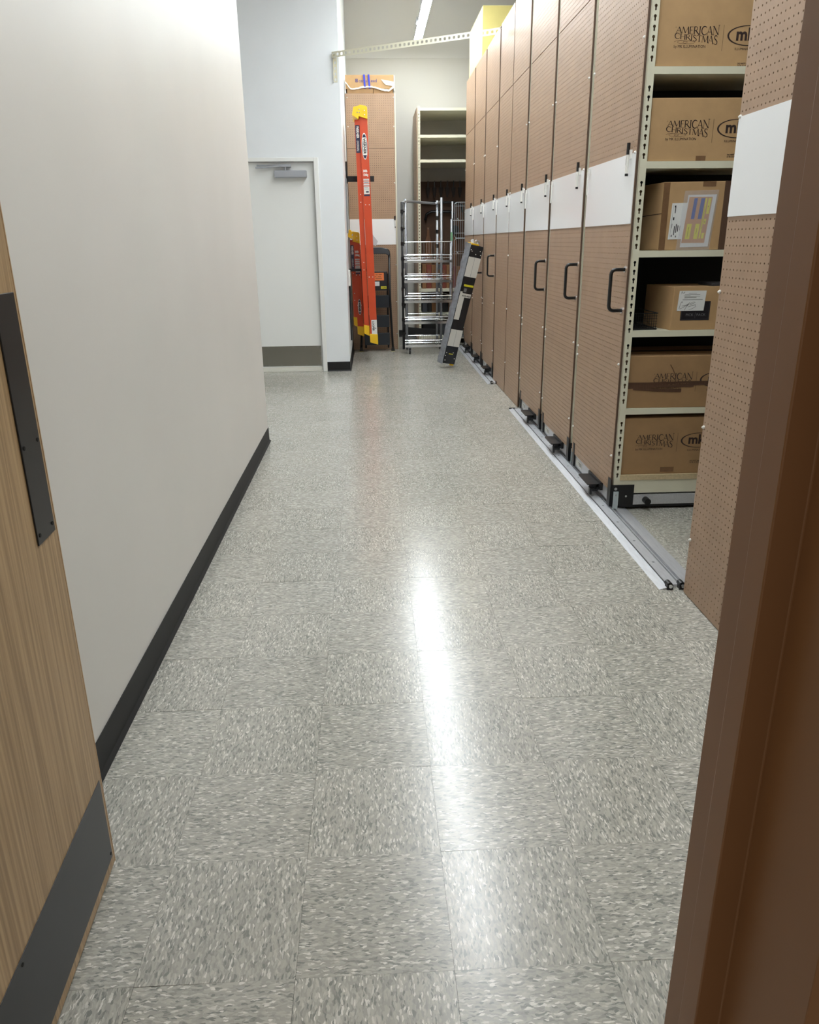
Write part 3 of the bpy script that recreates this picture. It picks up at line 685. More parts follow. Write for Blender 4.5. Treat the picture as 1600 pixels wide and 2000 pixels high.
# carton with shipping pouch on the third shelf
b3 = thing('cardboard_box', (1.22, YB, 1.271), 'battered brown carton with shipping papers in a clear pouch on its front', 'box')
bx = MB(); y0 = YB; y1 = YB + 0.37
xs0, xs1 = 1.218, 1.66; zt = 1.565
v = [(xs0, y0, 1.2715), (xs1, y0, 1.2715), (xs1 - 0.05, y1, 1.2715), (1.14, y1, 1.2715), (xs0 + 0.0, y0, zt), (xs1, y0, zt + 0.004), (xs1 - 0.05, y1, zt), (1.14, y1, zt - 0.006)]
bx.add(v, [(3, 2, 1, 0), (4, 5, 6, 7), (0, 1, 5, 4), (1, 2, 6, 5), (2, 3, 7, 6), (3, 0, 4, 7)])
bx.build('body', CARD, b3, bevel=0.004)
bx = MB().box(xs0 - 0.001, xs0 + 0.028, y0 - 0.0008, y0, 1.273, 1.563).box(xs0 + 0.18, xs0 + 0.24, y0 - 0.0008, y0, 1.545, 1.566)
bx.build('tape', TAPE, b3, 'brown tape at the corner', split=1)
MB().box(1.50, xs1 + 0.002, y0 - 0.0012, y0, 1.272, zt + 0.003).build('film_wrap', TAPED, b3, 'dark brown film wrap on the right half')
sl = Vector((1.14 - xs0, y1 - y0, 0)).normalized(); sn = Vector((-sl.y, sl.x, 0)); c0 = Vector((xs0, y0, 0))
c = MB(); q = c0 + sn * 0.0012
c.add([q + sl * 0.0 + Vector((0, 0, 1.43)), q + sl * 0.33 + Vector((0, 0, 1.415)), q + sl * 0.33 + Vector((0, 0, 1.418)), q + Vector((0, 0, 1.433))], [(0, 1, 2, 3)])
c.build('flap_seam', DARK, b3)
# label: white sheet, tilted slightly
def sheet(mb, cx, cz, w_, h_, tilt, y, th=0.0008, shear=0.0):
    a = Vector((math.cos(tilt), 0, math.sin(tilt))); b = Vector((-math.sin(tilt) + shear, 0, math.cos(tilt)))
    mb.obox((cx, y, cz), a, (0, 1, 0), b, w_ / 2, th / 2, h_ / 2); return a, b
lp = MB(); a, b = sheet(lp, 1.300, 1.398, 0.080, 0.156, 0.02, y0 - 0.0014, shear=0.06); L1 = lp.build('shipping_label', PAPER, b3, 'white shipping label')
c = MB(); cc = Vector((1.300, y0 - 0.0021, 1.398))
for (u0, v0, u1, v1) in ((-0.027, .060, -.020, .068), (-0.024, .035, -.020, .062), (-0.028, .005, -.022, .018), (-.018, -.060, -.014, -.02), (-.010, -.05, -.006, -.012), (-.002, -.045, .002, -.018), (-.028, -.068, -.024, -.058), (-.008, -.07, -.004, -.062), (-.03, -.03, -.028, -.01), (.008, -.04, .010, -.02)):
    pp = [cc + a * u + b * v_ for u, v_ in ((u0, v0), (u1, v0), (u1, v1), (u0, v1))]; c.add(pp, [(0, 1, 2, 3)])
for u in (-.033, .0335): pp = [cc + a * (u + d1) + b * v_ for d1, v_ in ((0, -.07), (.0007, -.07), (.0007, .07), (0, .07))]; c.add(pp, [(0, 1, 2, 3)])
c.build('print', INKB, L1)
pc = thing('document_pouch', (1.385, y0 - 0.003, 1.39), 'clear plastic pouch of papers with blue and yellow strips, stuck on a carton', 'document pouch')
lp = MB(); a, b = sheet(lp, 1.385, 1.398, 0.158, 0.262, 0.02, y0 - 0.0052, shear=0.09, th=0.0006); lp.build('pouch_film', FILM, pc, 'clear crinkled film')
lp = MB(); a, b = sheet(lp, 1.391, 1.398, 0.132, 0.225, 0.015, y0 - 0.0032, shear=0.09); lp.build('white_sheet', PAPER, pc)
lp = MB(); a, b = sheet(lp, 1.384, 1.402, 0.108, 0.198, 0.0, y0 - 0.0042, shear=0.09); lp.build('kraft_sheet', KRAFT, pc, 'orange brown sheet')
cc = Vector((1.384, y0 - 0.00475, 1.402))
def strips(lst, m, nm):
    mb = MB()
    for (u0, v0, u1, v1) in lst:
        mb.add([cc + a * u + b * v_ for u, v_ in ((u0, v0), (u1, v0), (u1, v1), (u0, v1))], [(0, 1, 2, 3)])
    mb.build(nm, m, pc, split=1 if nm != 'print' else 0)
strips([(-.030, .005, -.014, .094), (.002, .005, .020, .094)], BLUE, 'blue_strip')
strips([(-.042, -.082, -.020, -.016), (-.002, -.082, .017, -.016), (.023, -.080, .030, .094), (.036, .026, .049, .094), (.033, -.018, .043, .005), (.034, -.08, .046, -.056)], YEL, 'yellow_strip')
cc = Vector((1.384, y0 - 0.0049, 1.402))
strips([(-.033, -.075, -.031, -.030), (.006, -.060, .008, -.035), (.0255, -.04, .0265, .06), (.041, .055, .044, .062), (.037, -.012, .040, -.004)], INKB, 'print')
cc = Vector((1.384, y0 - 0.0056, 1.402))

# black basket and small carton on the fourth shelf
bk = thing('wire_basket', (1.20, YB + 0.12, 0.907), 'small black mesh basket in the shadow left of the note-covered carton', 'basket')
c = MB(); X0, X1, Y0, Y1, Z0, Z1 = 1.125, 1.255, YB + 0.03, YB + 0.30, 0.909, 0.985
for z in (Z0 + 0.002, Z1): c.tube([(X0, Y0, z), (X1, Y0, z), (X1, Y1, z), (X0, Y1, z)], 0.0025, 6, closed=True)
for k in range(12):
    x = X0 + (X1 - X0) * (k + .5) / 12; c.tube([(x, Y0, Z0), (x, Y0, Z1)], 0.0012, 4)
for k in range(1, 6):
    z = Z0 + (Z1 - Z0) * k / 6; c.tube([(X0, Y0, z), (X1, Y0, z)], 0.0012, 4); c.tube([(X0, Y0, z), (X0, Y1, z)], 0.0012, 4)
c.box(X0, X1, Y0, Y1, Z0 - 0.0015, Z0)
c.build('wire_mesh', BLACKM, bk)
b4 = thing('cardboard_box', (1.40, YB, 0.907), 'small brown carton with black label and signed white note on the fourth shelf', 'box')
y0 = YB - 0.004
v = [(1.309, y0, .9075), (1.60, y0, .9075), (1.60, y0 + .25, .9075), (1.262, y0 + .25, .9075), (1.312, y0, 1.108), (1.60, y0, 1.108), (1.60, y0 + .25, 1.108), (1.264, y0 + .25, 1.108)]
MB().add(v, [(3, 2, 1, 0), (4, 5, 6, 7), (0, 1, 5, 4), (1, 2, 6, 5), (2, 3, 7, 6), (3, 0, 4, 7)]).build('body', CARD, b4, bevel=0.002)
bl = MB().box(1.353, 1.494, y0 - 0.0006, y0, 0.952, 1.040).build('black_label', mat('black_label', (26, 22, 28), 0.35), b4, 'black printed label')
c = MB()
text_mb(c, 'PICK', (1.378, y0 - 0.001, 0.972), (1, 0, 0), (0, 0, 1), 0.017, sx=1.05); text_mb(c, 'PACK', (1.430, y0 - 0.001, 0.972), (1, 0, 0), (0, 0, 1), 0.017, sx=1.05)
ribbon(c, [(1.4245, 0.962), (1.4235, 0.975), (1.4255, 0.989)], 0.001, 0.001, lambda u, v: Vector((u, y0 - 0.001, v)))
for (p0, p1) in (((1.357, .956), (1.490, .956)), ((1.490, .956), (1.490, 1.036)), ((1.357, .956), (1.357, 1.036))): ribbon(c, [p0, p1], .0007, .0007, lambda u, v: Vector((u, y0 - 0.001, v)))
c.build('print', PAPERT, bl)
nt_ = MB(); a, b = sheet(nt_, 1.400, 1.043, 0.130, 0.092, 0.0, y0 - 0.0016, shear=0.06); n4 = nt_.build('white_note', PAPER, b4, 'white note with a black signature')
c = MB(); cc = Vector((1.400, y0 - 0.0024, 1.043))
mp = lambda u, v: cc + a * u + b * v
for ln, (u0, u1, v_) in enumerate(((-.02, .02, .034), (-.038, .036, .028), (-.043, -.01, .023), (-.038, .038, .0195), (-.038, .02, .0165), (-.038, .02, .0135), (-.045, .052, .0055))):
    ribbon(c, [(u0, v_), (u1, v_ )], .0017 if ln in (1, 6) else .0009, .0017 if ln in (1, 6) else .0009, mp)
for st in ([(-.057, .039), (-.052, .043), (-.055, .031), (-.048, .041), (-.046, .033), (-.040, .042), (-.040, .034)], ):
    ribbon(c, st, .0018, .0018, mp)
for st in ([(-.043, -.010), (-.044, -.003), (-.048, -.004), (-.053, -.018), (-.056, -.036), (-.050, -.037), (-.030, -.026), (-.004, -.012), (.014, -.004)],
           [(-.044, -.024), (-.020, -.019), (-.006, -.006)], [(-.012, -.014), (-.022, -.028), (-.030, -.044)],
           [(-.012, -.028), (.004, -.022), (.022, -.019), (.024, -.026), (.010, -.036), (-.008, -.041)], [(-.004, -.018), (.020, -.007)]):
    ribbon(c, st, .0016, .0013, mp)
c.build('handwriting', INKB, n4)
tag(MB().box(1.49, 1.66, YB + 0.0, YB + 0.16, 1.1085, 1.122).build('flat_tray', mat('charcoal_tray', (60, 58, 62), .5), origin=(1.55, YB + .1, 1.1085), bevel=0.003), 'flat dark tray lying on top of the small note-covered carton', 'tray')

# yellow carton on top of the row
yb = thing('yellow_carton', (1.35, 8.35, ZT + 0.03), 'tall yellow carton standing on top of the far shelving units', 'box')
MB().box(1.083, 1.72, 7.83, 8.90, ZT + 0.002, 3.56).build('body', YBOX, yb, bevel=0.004)
MB().box(1.0815, 1.083, 8.1, 8.14, 3.30, 3.34).build('mark', mat('pale_mark', (206, 196, 120), .6), yb)
MB().box(1.083, 1.72, 8.34, 8.40, 3.56, 3.561).build('tape', TAPE, yb)

# ------------------------------------------------------------------ slotted brace
br = thing('slotted_angle_brace', (-0.40, YD, 3.03), 'cream slotted steel angle reaching from the shelving row to the column wall', 'brace')
def slotted(p0, p1, wv, hv, pitch=0.045, sw=0.5, sl_=0.5):
    p0, p1, wv = Vector(p0), Vector(p1), Vector(wv); L = (p1 - p0).length; d = (p1 - p0) / L; n = int(L / pitch); pitch = L / n
    out = []; inn = []
    for a, b in sq: out.append((a * pitch / 2, b * wv.length / 2)); inn.append((a * pitch / 2 * sl_, b * wv.length / 2 * sw * (0.7 if a and b else 1)))
    cells = [((k + .5) * pitch, 0) for k in range(n)]
    w_ = wv.normalized(); nr_ = d.cross(w_)
    return perf(cells, inn, out, np.array(nr_), np.array(p0), np.array(d), np.array(w_), hv, None)
A0, A1 = Vector((-0.425, YD - 0.012, 3.045)), Vector((1.052, 6.44, 3.045))
dd = (A1 - A0).normalized(); side = Vector((0, 0, 1)).cross(dd).normalized()
V1 = slotted(A0, A1, side * 0.045, 0.002); V2 = slotted(A0 - side * 0.0225 + Vector((0, 0, -0.026)), A1 - side * 0.0225 + Vector((0, 0, -0.026)), Vector((0, 0, 0.050)), 0.002)
V, Fq = merge([V1, V2]); link_mesh('angle_bar', np_mesh('angle_bar', V - np.array(WL[br.name]), Fq, CREAM), CREAM, br, WL[br.name])
V1 = slotted((-0.408, YD - 0.003, 2.79), (-0.408, YD - 0.003, 3.03), (0.034, 0, 0), 0.002); V2 = slotted((-0.427, YD - 0.018, 2.79), (-0.427, YD - 0.018, 3.03), (0, 0.03, 0), 0.002)
V, Fq = merge([V1, V2]); link_mesh('wall_bracket', np_mesh('wall_bracket', V - np.array(WL[br.name]), Fq, CREAM), CREAM, br, WL[br.name])

# ------------------------------------------------------------------ shelving end behind the ladders
YE = 9.04
eu = thing('shelving_unit', (-0.08, YE, 0), 'brown pegboard-ended shelving unit in the recess behind the orange ladders', 'shelving unit')
def rotpeg(ncc, nrr, w_, h_, x, z):
    o = link_mesh('end_panel', peg_mesh(ncc, nrr, w_, h_), PEG, eu, (x + w_, YE + TH, z)); o.rotation_euler.z = math.pi / 2; return o
rotpeg(22, 92, 0.575, 2.378, -0.362, 0.004); rotpeg(22, 22, 0.575, 0.585, -0.362, 2.386)
MB().box(-0.36, 0.21, YE + TH + 0.0005, YE + TH + 0.002, 0.01, 2.95).build('hole_shade_sheet', DARK, eu, 'added dark sheet, painted shade behind the panel holes')  # added sheet, paints shade behind holes and stops light through the seam
MB().box(-0.36, 0.211, YE - 0.004, YE - 0.0005, 1.292, 1.592).build('whiteboard', BOARD, eu, 'glossy white writing board')
MB().box(0.215, 0.229, YE - 0.004, YE + 0.03, 0.0, 2.97).build('post', CREAM, eu); MB().box(0.199, 0.229, YE + 1.0, YE + 1.03, 0.0, 2.97).build('post', CREAM, eu)
c = MB()
for z in (2.93, 2.62, 2.0, 1.05, 0.6, 0.2): c.tube([(0.205, YE, z), (0.205, YE - 0.01, z)], [0.008, 0.003], 8); 
for z in (2.93, 2.62): c.tube([(-0.34, YE, z), (-0.34, YE - 0.01, z)], [0.008, 0.003], 8)
c.build('panel_fastener', PINW, eu, split=1)
MB().box(-0.36, 0.226, YE + 0.01, YE + 1.02, 2.955, 2.971).build('top_shelf', CREAM, eu)
MB().box(0.221, 0.228, YE + 0.03, YE + 1.0, 0.0, 2.95).build('side_sheet', CREAM, eu)
t = thing('whiteboard_marker', (0.20, YE - 0.012, 1.62), 'black-capped marker on the small board behind the tall ladder', 'marker', 'markers on the whiteboards')
MB().cyl((0.2, YE - .014, 1.625), (0.2, YE - .014, 1.575), .008, 8).build('cap', BLACK, t); MB().cyl((0.2, YE - .014, 1.575), (0.203, YE - .014, 1.50), .0075, 8).build('barrel', PINW, t); MB().cyl((0.203, YE - .014, 1.50), (0.203, YE - .014, 1.49), .0075, 8).build('end_plug', BLACK, t)

# carton in film on top of it
wb = thing('wrapped_carton', (-0.07, YE + 0.05, 2.972), 'long carton wrapped in film with two blue tapes, on top of the pegboard unit', 'box')
MB().box(-0.355, 0.212, YE + 0.005, YE + 0.30, 3.02, 3.165).build('body', CARD, wb, bevel=0.004)
c = MB().box(-0.335, -0.03, YE + 0.002, YE + 0.3, 2.9725, 3.018).box(-0.026, 0.2, YE + 0.008, YE + 0.3, 2.9725, 3.018); c.build('lower_carton', CARD2, wb)
c = MB(); n = 26; top = []; bot = []
for k in range(n + 1):
    x = -0.362 + 0.58 * k / n; q = k / n
    zb = 3.022 - 0.012 * math.sin(3.0 * q * math.pi) - 0.030 * max(0, q - 0.55) * 2 + rnd.uniform(-.003, .003)
    if q > 0.9: zb += (q - 0.9) * 0.35
    if q < 0.12: zb += (0.12 - q) * 0.55
    th_ = 0.014 + 0.006 * rnd.random() + 0.022 * max(0, q - 0.6)
    top.append(Vector((x, YE - 0.004, zb + th_))); bot.append(Vector((x, YE - 0.010, zb)))
c.add(top + bot + [p + Vector((0, 0.02, 0)) for p in bot], [(n + 1 + i, n + 2 + i, i + 1, i) for i in range(n)] + [(2 * n + 2 + i, 2 * n + 3 + i, n + 2 + i, n + 1 + i) for i in range(n)])
c.box(0.212, 0.223, YE - 0.004, YE + 0.3, 3.0, 3.158)
c.add([(0.06, YE - 0.003, 3.118), (0.215, YE - 0.003, 3.092), (0.215, YE - 0.003, 3.045), (0.115, YE - 0.003, 3.06)], [(0, 3, 2, 1)])
c.build('film_wrap', TAN, wb, 'bunched clear film')
for x in (-0.13, -0.076):
    MB().obox((x, YE + 0.0, 3.095), (1, 0, 0), (0, 1, 0), Vector((-.06, 0, 1)).normalized(), 0.010, 0.006, 0.072).build('blue_tape', BLUET, wb, 'blue tape band')
c = MB(); text_mb(c, 'cen', (-0.198, YE + 0.0035, 3.088), (1, 0, 0), (0, 0, 1), 0.048, bold=0.0005); text_mb(c, 'si', (-0.116, YE + 0.0035, 3.088), (1, 0, 0), (0, 0, 1), 0.048, bold=.0005)
text_mb(c, 'eed', (-0.055, YE + 0.0035, 3.088), (1, 0, 0), (0, 0, 1), 0.048, bold=.0005)
for (x0_, x1_, z0_, z1_) in ((-0.236, -.228, 3.088, 3.124), (-.236, -.208, 3.088, 3.094), (-.236, -.208, 3.118, 3.124), (-.214, -.208, 3.088, 3.124), (-.226, -.216, 3.098, 3.114)): c.add([(x0_, YE + .0035, z0_), (x1_, YE + .0035, z0_), (x1_, YE + .0035, z1_), (x0_, YE + .0035, z1_)], [(0, 1, 2, 3)])
c.build('logo_print', mat('violet_ink', (78, 72, 130), .6), wb, 'violet printed lettering')

# ------------------------------------------------------------------ orange stepladders hung beside the column
def channel(mb, p0, p1, wx, dy, th=0.005):
    """U rail from p0 to p1: web facing -y of width wx, flanges going +y"""
    p0, p1 = Vector(p0), Vector(p1); dz = (p1 - p0).normalized(); ax_ = Vector((1, 0, 0)); ax_ = (ax_ - dz * ax_.dot(dz)).normalized(); ay_ = dz.cross(ax_)
    L = (p1 - p0).length; c = (p0 + p1) / 2
    mb.obox(c, ax_, ay_, dz, wx / 2, th / 2, L / 2)
    for s_ in (-1, 1): mb.obox(c + ax_ * s_ * (wx / 2 - th / 2) + ay_ * dy / 2, ax_, ay_, dz, th / 2, dy / 2, L / 2)
def ladder(label, y, width, fT, fB, rT, rB, wf, wr, n_steps, tall):
    """fT,fB: (x,z) of the front rail centre top and bottom; r*: rear rail"""
    t = thing('stepladder', ((fB[0] + rB[0]) / 2, y + width / 2, min(fB[1], rB[1])), label, 'ladder', 'folded orange stepladders')
    for s_, yy in ((1, y), (-1, y + width)):
        c = MB(); channel(c, (fB[0], yy, fB[1]), (fT[0], yy, fT[1]), wf, 0.028 * s_); c.build('front_rail', ORANGE, t, 'orange side rail')
        c = MB(); channel(c, (rB[0], yy + 0.03 * s_, rB[1]), (rT[0], yy + 0.03 * s_, rT[1]), wr, 0.022 * s_); c.build('rear_rail', ORANGE, t, 'orange side rail')
    F0, F1 = Vector((fB[0], 0, fB[1])), Vector((fT[0], 0, fT[1])); R0_, R1_ = Vector((rB[0], 0, rB[1])), Vector((rT[0], 0, rT[1]))
    dv = (F1 - F0).normalized()
    for k in range(n_steps):
        q = (k + 0.7) / (n_steps + 0.6); p = F0 + (F1 - F0) * q
        MB().obox(p + Vector((0.0, y + width / 2, 0)), dv, (0, 1, 0), dv.cross(Vector((0, 1, 0))), 0.038, width / 2 - 0.006, 0.012).build('step', ZINC, t, 'grey metal step')
    c = MB()
    for k in range(3):
        p = R0_ + (R1_ - R0_) * (0.2 + 0.3 * k); c.tube([p + Vector((0, y + 0.03, 0)), p + Vector((0, y + width - 0.03, 0))], 0.008, 8)
    c.build('rear_brace', ZINC, t)
    # top cap
    xr = min(rT[0] - wr / 2, fT[0] - wf / 2) - 0.012; xf = fT[0] + wf / 2 + 0.004
    hz = 0.075; cp = MB().prism([(xr - 0.012, rT[1] + 0.035), (xr + 0.055, rT[1] - 0.005), (xf - 0.09, fT[1] - 0.035), (xf, fT[1] - 0.06), (xf, fT[1] + 0.05), (xf - 0.012, fT[1] + 0.064), (xf - 0.08, fT[1] + 0.075), (xf - 0.086, fT[1] + 0.068), (xr + 0.02, rT[1] + 0.115), (xr + 0.005, rT[1] + 0.112)], (0, y - 0.03, 0), (1, 0, 0), (0, 0, 1), (0, width + 0.06, 0))
    cap = cp.build('top_cap', YCAP, t, 'yellow moulded top cap', bevel=0.004)
    c = MB()
    for (u_, v_) in ((xr + 0.045, rT[1] + 0.06), (xf - 0.085, fT[1] + 0.03), (xf - 0.085, fT[1] - 0.0), (xf - 0.03, fT[1] + 0.02), (xf - 0.03, fT[1] - 0.02)): c.cyl((u_, y - 0.033, v_), (u_, y - 0.029, v_), 0.006, 8)
    c.build('rivet', CHROME, cap, split=1)
    for (B0, D, wd, yy) in ((fB, dv, wf, y), (rB, (R1_ - R0_).normalized(), wr, y + 0.03), (fB, dv, wf, y + width)):
        s_ = -1 if yy < y + width / 2 else 1
        o = Vector((B0[0], yy + 0.006 * s_, B0[1])); a_ = Vector((D.z, 0, -D.x))
        c = MB().prism([(-wd / 2 - 0.004, 0.085), (-wd / 2 - 0.004, -0.012), (wd / 2 + 0.004, -0.042), (wd / 2 + 0.004, 0.075)], o - Vector((0, 0.006, 0)), a_, D, (0, 0.022, 0))
        c.build('foot', YCAP, t, 'yellow plastic foot', bevel=0.003)
    c = MB()
    for q, o_ in ((0.30, (-0.02, 0.02)), (0.62, (-0.02, 0.02))):
        for u_ in o_:
            p = F0 + (F1 - F0) * q + Vector((u_, y, 0)); c.cyl(p + Vector((0, -0.006, 0)), p, 0.005, 8)
            p = R0_ + (R1_ - R0_) * (q + .03) + Vector((0, y + 0.03, u_ * 2)); c.cyl(p + Vector((0, -0.006, 0)), p, 0.005, 8)
    c.build('rivet', PINW, t, split=1)
    return t, F0, F1, R0_, R1_, dv
def decals(t, y, base, top, q, kind, wd):
    """flat printed decals on the near face"""
    D = (top - base).normalized(); a_ = Vector((D.z, 0, -D.x)); p = base + (top - base) * q; p.y = y - 0.0045
    up = D
    def mp(u, v): return p + a_ * u + up * v
    if kind == 'oval':
        e = MB(); Lh, Wh = 0.128 * wd / 0.085, wd * 0.36
        ec = lambda s_, o: [(Wh * s_ * math.sin(2 * math.pi * k / 32), Lh * s_ * math.cos(2 * math.pi * k / 32)) for k in range(32)]
        for s_, off, m_, nm in ((1.0, 0, PINW, 'decal'), (0.92, 0.0006, NAVY, 'decal')):
            e = MB(); e.add([mp(*q_) + Vector((0, -off, 0)) for q_ in ec(s_, 0)], [tuple(range(32))[::-1]]); e.build(nm, m_, t)
        e = MB(); e.add([mp(*q_) + Vector((0, -0.0012, 0)) for q_ in rounded(Wh * 1.35, Lh * 1.32, 0.008)], [tuple(range(20))])
        for k_ in range(len(e.v)): e.v[k_] = tuple(Vector(e.v[k_]) - a_ * Wh * 0.675 - up * Lh * 0.66)
        e.build('decal', PINW, t)
        e = MB(); text_mb(e, 'WERNER', mp(-Wh * 0.38, Lh * 0.61) + Vector((0, -0.0018, 0)), -up, a_, Wh * 1.15, bold=0.0015, sx=Lh * 1.2 / (Wh * 1.15 * 4.1)); e.build('decal_print', INKB, t)
    elif kind == 'navy':
        Lh = 0.135; e = MB(); e.add([mp(*q_) for q_ in ((-wd * .42, -Lh), (wd * .42, -Lh), (wd * .42, Lh), (-wd * .42, Lh))], [(0, 1, 2, 3)]); e.build('decal', NAVY, t)
        e = MB(); text_mb(e, 'WERNER', mp(-wd * .22, Lh * .92) + Vector((0, -.0008, 0)), -up, a_, wd * .7, bold=.001, sx=.75)
        text_mb(e, '(WERNER)', mp(-wd * .2, -Lh * .12) + Vector((0, -.0008, 0)), -up, a_, wd * .5, sx=.8); e.build('decal_print', PINW, t)
    elif kind == 'info':
        e = MB(); text_mb(e, '300lb', mp(-wd * .36, .055) , a_, up, .034, bold=.0015, sx=.62); text_mb(e, '136kg', mp(-wd * .36, .018), a_, up, .034, bold=.0015, sx=.66); e.build('decal_print', PINW, t)
        e = MB()
        for z0_, z1_ in ((-.03, -.012), (-.055, -.038), (-.08, -.062), (-.165, -.088)): e.add([mp(*q_) for q_ in ((-wd * .36, z0_), (wd * .36, z0_), (wd * .36, z1_), (-wd * .36, z1_))], [(0, 1, 2, 3)])
        e.build('decal', LABG, t)
        e = MB()
        for z0_, z1_, u0_, u1_ in ((-.185, -.168, -.36, .36), (-.026, -.023, -.3, .3), (-.05, -.047, -.3, .3), (-.075, -.072, -.3, .3), (-.150, -.135, -.1, .25), (-.1, -.097, -.3, .2), (-.11, -.108, -.3, .3), (-.12, -.118, -.3, .3)): e.add([mp(*q_) + Vector((0, -.0006, 0)) for q_ in ((wd * u0_, z0_), (wd * u1_, z0_), (wd * u1_, z1_), (wd * u0_, z1_))], [(0, 1, 2, 3)])
        e.build('decal_print', NAVY, t)
    elif kind == 'sticker':
        e = MB(); e.add([mp(*q_) for q_ in ((-wd * .25, -.085), (wd * .48, -.10), (wd * .48, .085), (-wd * .25, .085))], [(0, 1, 2, 3)]); e.build('sticker', PAPER, t, 'white paper sticker')
        e = MB(); text_mb(e, 'LOOPER', mp(-wd * .12, .07) + Vector((0, -.0008, 0)), -up, a_, .03, bold=.001, sx=.95); text_mb(e, 'A', mp(wd * .16, .0) + Vector((0, -.0008, 0)), -up, a_, .03); e.build('sticker_print', INKB, t)
def depth_shift(p, ya, yb):
    k = (yb - CAM.y) / (ya - CAM.y); return (CAM.x + (p[0] - CAM.x) * k, CAM.z + (p[1] - CAM.z) * k)
ds = lambda *p: depth_shift(p, 8.30, 7.96)
# tall one
YT = 7.96
lt, F0, F1, R0_, R1_, dv = ladder('tall folded orange fibreglass stepladder with yellow cap, hanging beside the column', YT, 0.40, ds(-0.155, 2.66), ds(-0.098, 0.20), ds(-0.224, 2.60), ds(-0.180, 0.30), 0.083, 0.054, 8, True)
decals(lt, YT, F0, F1, 0.865, 'oval', 0.086); decals(lt, YT, F0, F1, 0.735, 'info', 0.086); decals(lt, YT, F0, F1, 0.065, 'sticker', 0.086); decals(lt, YT + 0.03, R0_, R1_, 0.915, 'navy', 0.054)
ls, F0, F1, R0_, R1_, dv = ladder('short folded orange stepladder behind the tall one, closer to the column', 8.47, 0.34, (-0.276, 1.37), (-0.256, 0.28), (-0.330, 1.35), (-0.312, 0.385), 0.070, 0.042, 4, False)
decals(ls, 8.47, F0, F1, 0.80, 'info', 0.072); decals(ls, 8.47, F0, F1, 0.28, 'oval', 0.06); decals(ls, 8.50, R0_, R1_, 0.80, 'navy', 0.045)
# bracket that carries them
hb = thing('ladder_bracket', (-0.37, 8.55, 2.05), 'black wall bracket with strap holding the tall ladder', 'bracket')
MB().box(-0.369, -0.352, 8.34, 8.46, 1.96, 2.18).build('wall_plate', BLACK, hb, bevel=0.003)
MB().box(-0.352, -0.05, 8.3637, 8.39, 1.97, 2.03).build('arm', BLACK, hb, bevel=0.002)
MB().box(-0.369, -0.10, 8.3637, 8.39, 1.0, 1.03).build('arm', BLACK, hb)
for z0_, z1_, n_, l_ in ((1.42, 1.98, 'cable_duct', 'grey metal cable duct on the side of the column below the ladder bracket'), (0.25, 0.86, 'lower_cable_duct', 'dark grey duct low on the side of the column')):
    tag(MB().box(-0.3695, -0.352, 8.0, 8.06, z0_, z1_).build(n_, ALUD if z0_ > 1 else BLACKM, origin=(-0.3695, 8.03, z0_), bevel=0.002), l_, 'duct')
tag(MB().box(-0.3695, -0.347, 7.9, 8.02, 0.86, 1.03).build('wall_box', PINW, origin=(-0.3695, 7.96, .86), bevel=0.004), 'small white wall box on the side of the column beside the short ladder', 'wall box')
tag(MB().prism([(0, 0), (0.05, -0.02), (0.075, 0.03), (0.02, 0.10), (0, 0.13)], (-0.098, 8.3637, 1.30), (1, 0, 0), (0, 0, 1), (0, 0.006, 0)).build('plastic_bag', mat('milky_plastic', (196, 198, 200), 0.3, bump=0.5, scale=30), origin=(-0.07, 8.37, 1.3)), 'crumpled clear plastic bag hanging behind the tall ladder rail', 'bag')

# ------------------------------------------------------------------ black step stool
ss = thing('step_stool', (-0.06, 8.86, 0), 'folding black step stool with a tray, standing behind the tall ladder', 'step stool')
YS = 8.82
c = MB()
for x, xb in ((0.117, 0.143), (-0.225, -0.262)):
    c.tube([(xb, YS + 0.04, 0.03), (x, YS + 0.07, 0.65), (x, YS + 0.09, 1.17)], 0.0145, 10)
c.tube([(0.117, YS + 0.09, 1.17), (0.112, YS + 0.09, 1.215), (0.09, YS + 0.09, 1.235), (-0.20, YS + 0.09, 1.235), (-0.222, YS + .09, 1.215), (-0.225, YS + .09, 1.17)], 0.014, 10)
c.build('front_frame', BLACKM, ss, smooth=True)
c = MB()
for x in (0.09, -0.2): c.tube([(x, YS + 0.17, 0.03), (x, YS + 0.13, 0.95)], 0.011, 8)
c.tube([(0.09, YS + 0.16, 0.16), (-0.2, YS + 0.16, 0.16)], 0.009, 8); c.build('rear_frame', BLACKM, ss)
MB().prism([(-0.235, 1.185), (0.075, 1.185), (0.105, 1.165), (0.122, 1.165), (0.122, 1.20), (0.09, 1.245), (0.02, 1.262), (-0.16, 1.262), (-0.235, 1.235)], (0, YS + 0.055, 0), (1, 0, 0), (0, 0, 1), (0, 0.075, 0)).build('handle_top', mat('charcoal_plastic', (62, 66, 72), .45), ss, 'charcoal moulded handle top', bevel=.006)
for z, dd_ in ((0.62, 0.10), (0.38, 0.13), (0.16, 0.16)):
    MB().obox((-0.055, YS + 0.03, z), (1, 0, 0), Vector((0, 1, 0)), Vector((0, 0, 1)), 0.16, 0.012, 0.075).build('step', mat('slate_tread', (30, 36, 42), .5), ss, 'folded slate tread', bevel=.004)
c = MB()
for x, xb in ((0, 0.143), (0, -0.262)): c.prism([(-0.024, 0.0), (0.024, 0.0), (0.016, 0.055), (-0.016, 0.055)], (xb, YS + 0.02, 0.001), (1, 0, 0), (0, 0, 1), (0, 0.04, 0))
c.build('foot', BLACK, ss, split=1)
c = MB()
for xb in (0.143, -0.262): c.box(xb - 0.026, xb + 0.026, YS + 0.016, YS + 0.064, 0.0008, 0.006)
c.build('foot_pad', mat('tan_pad', (186, 176, 120), .6), ss, split=1)
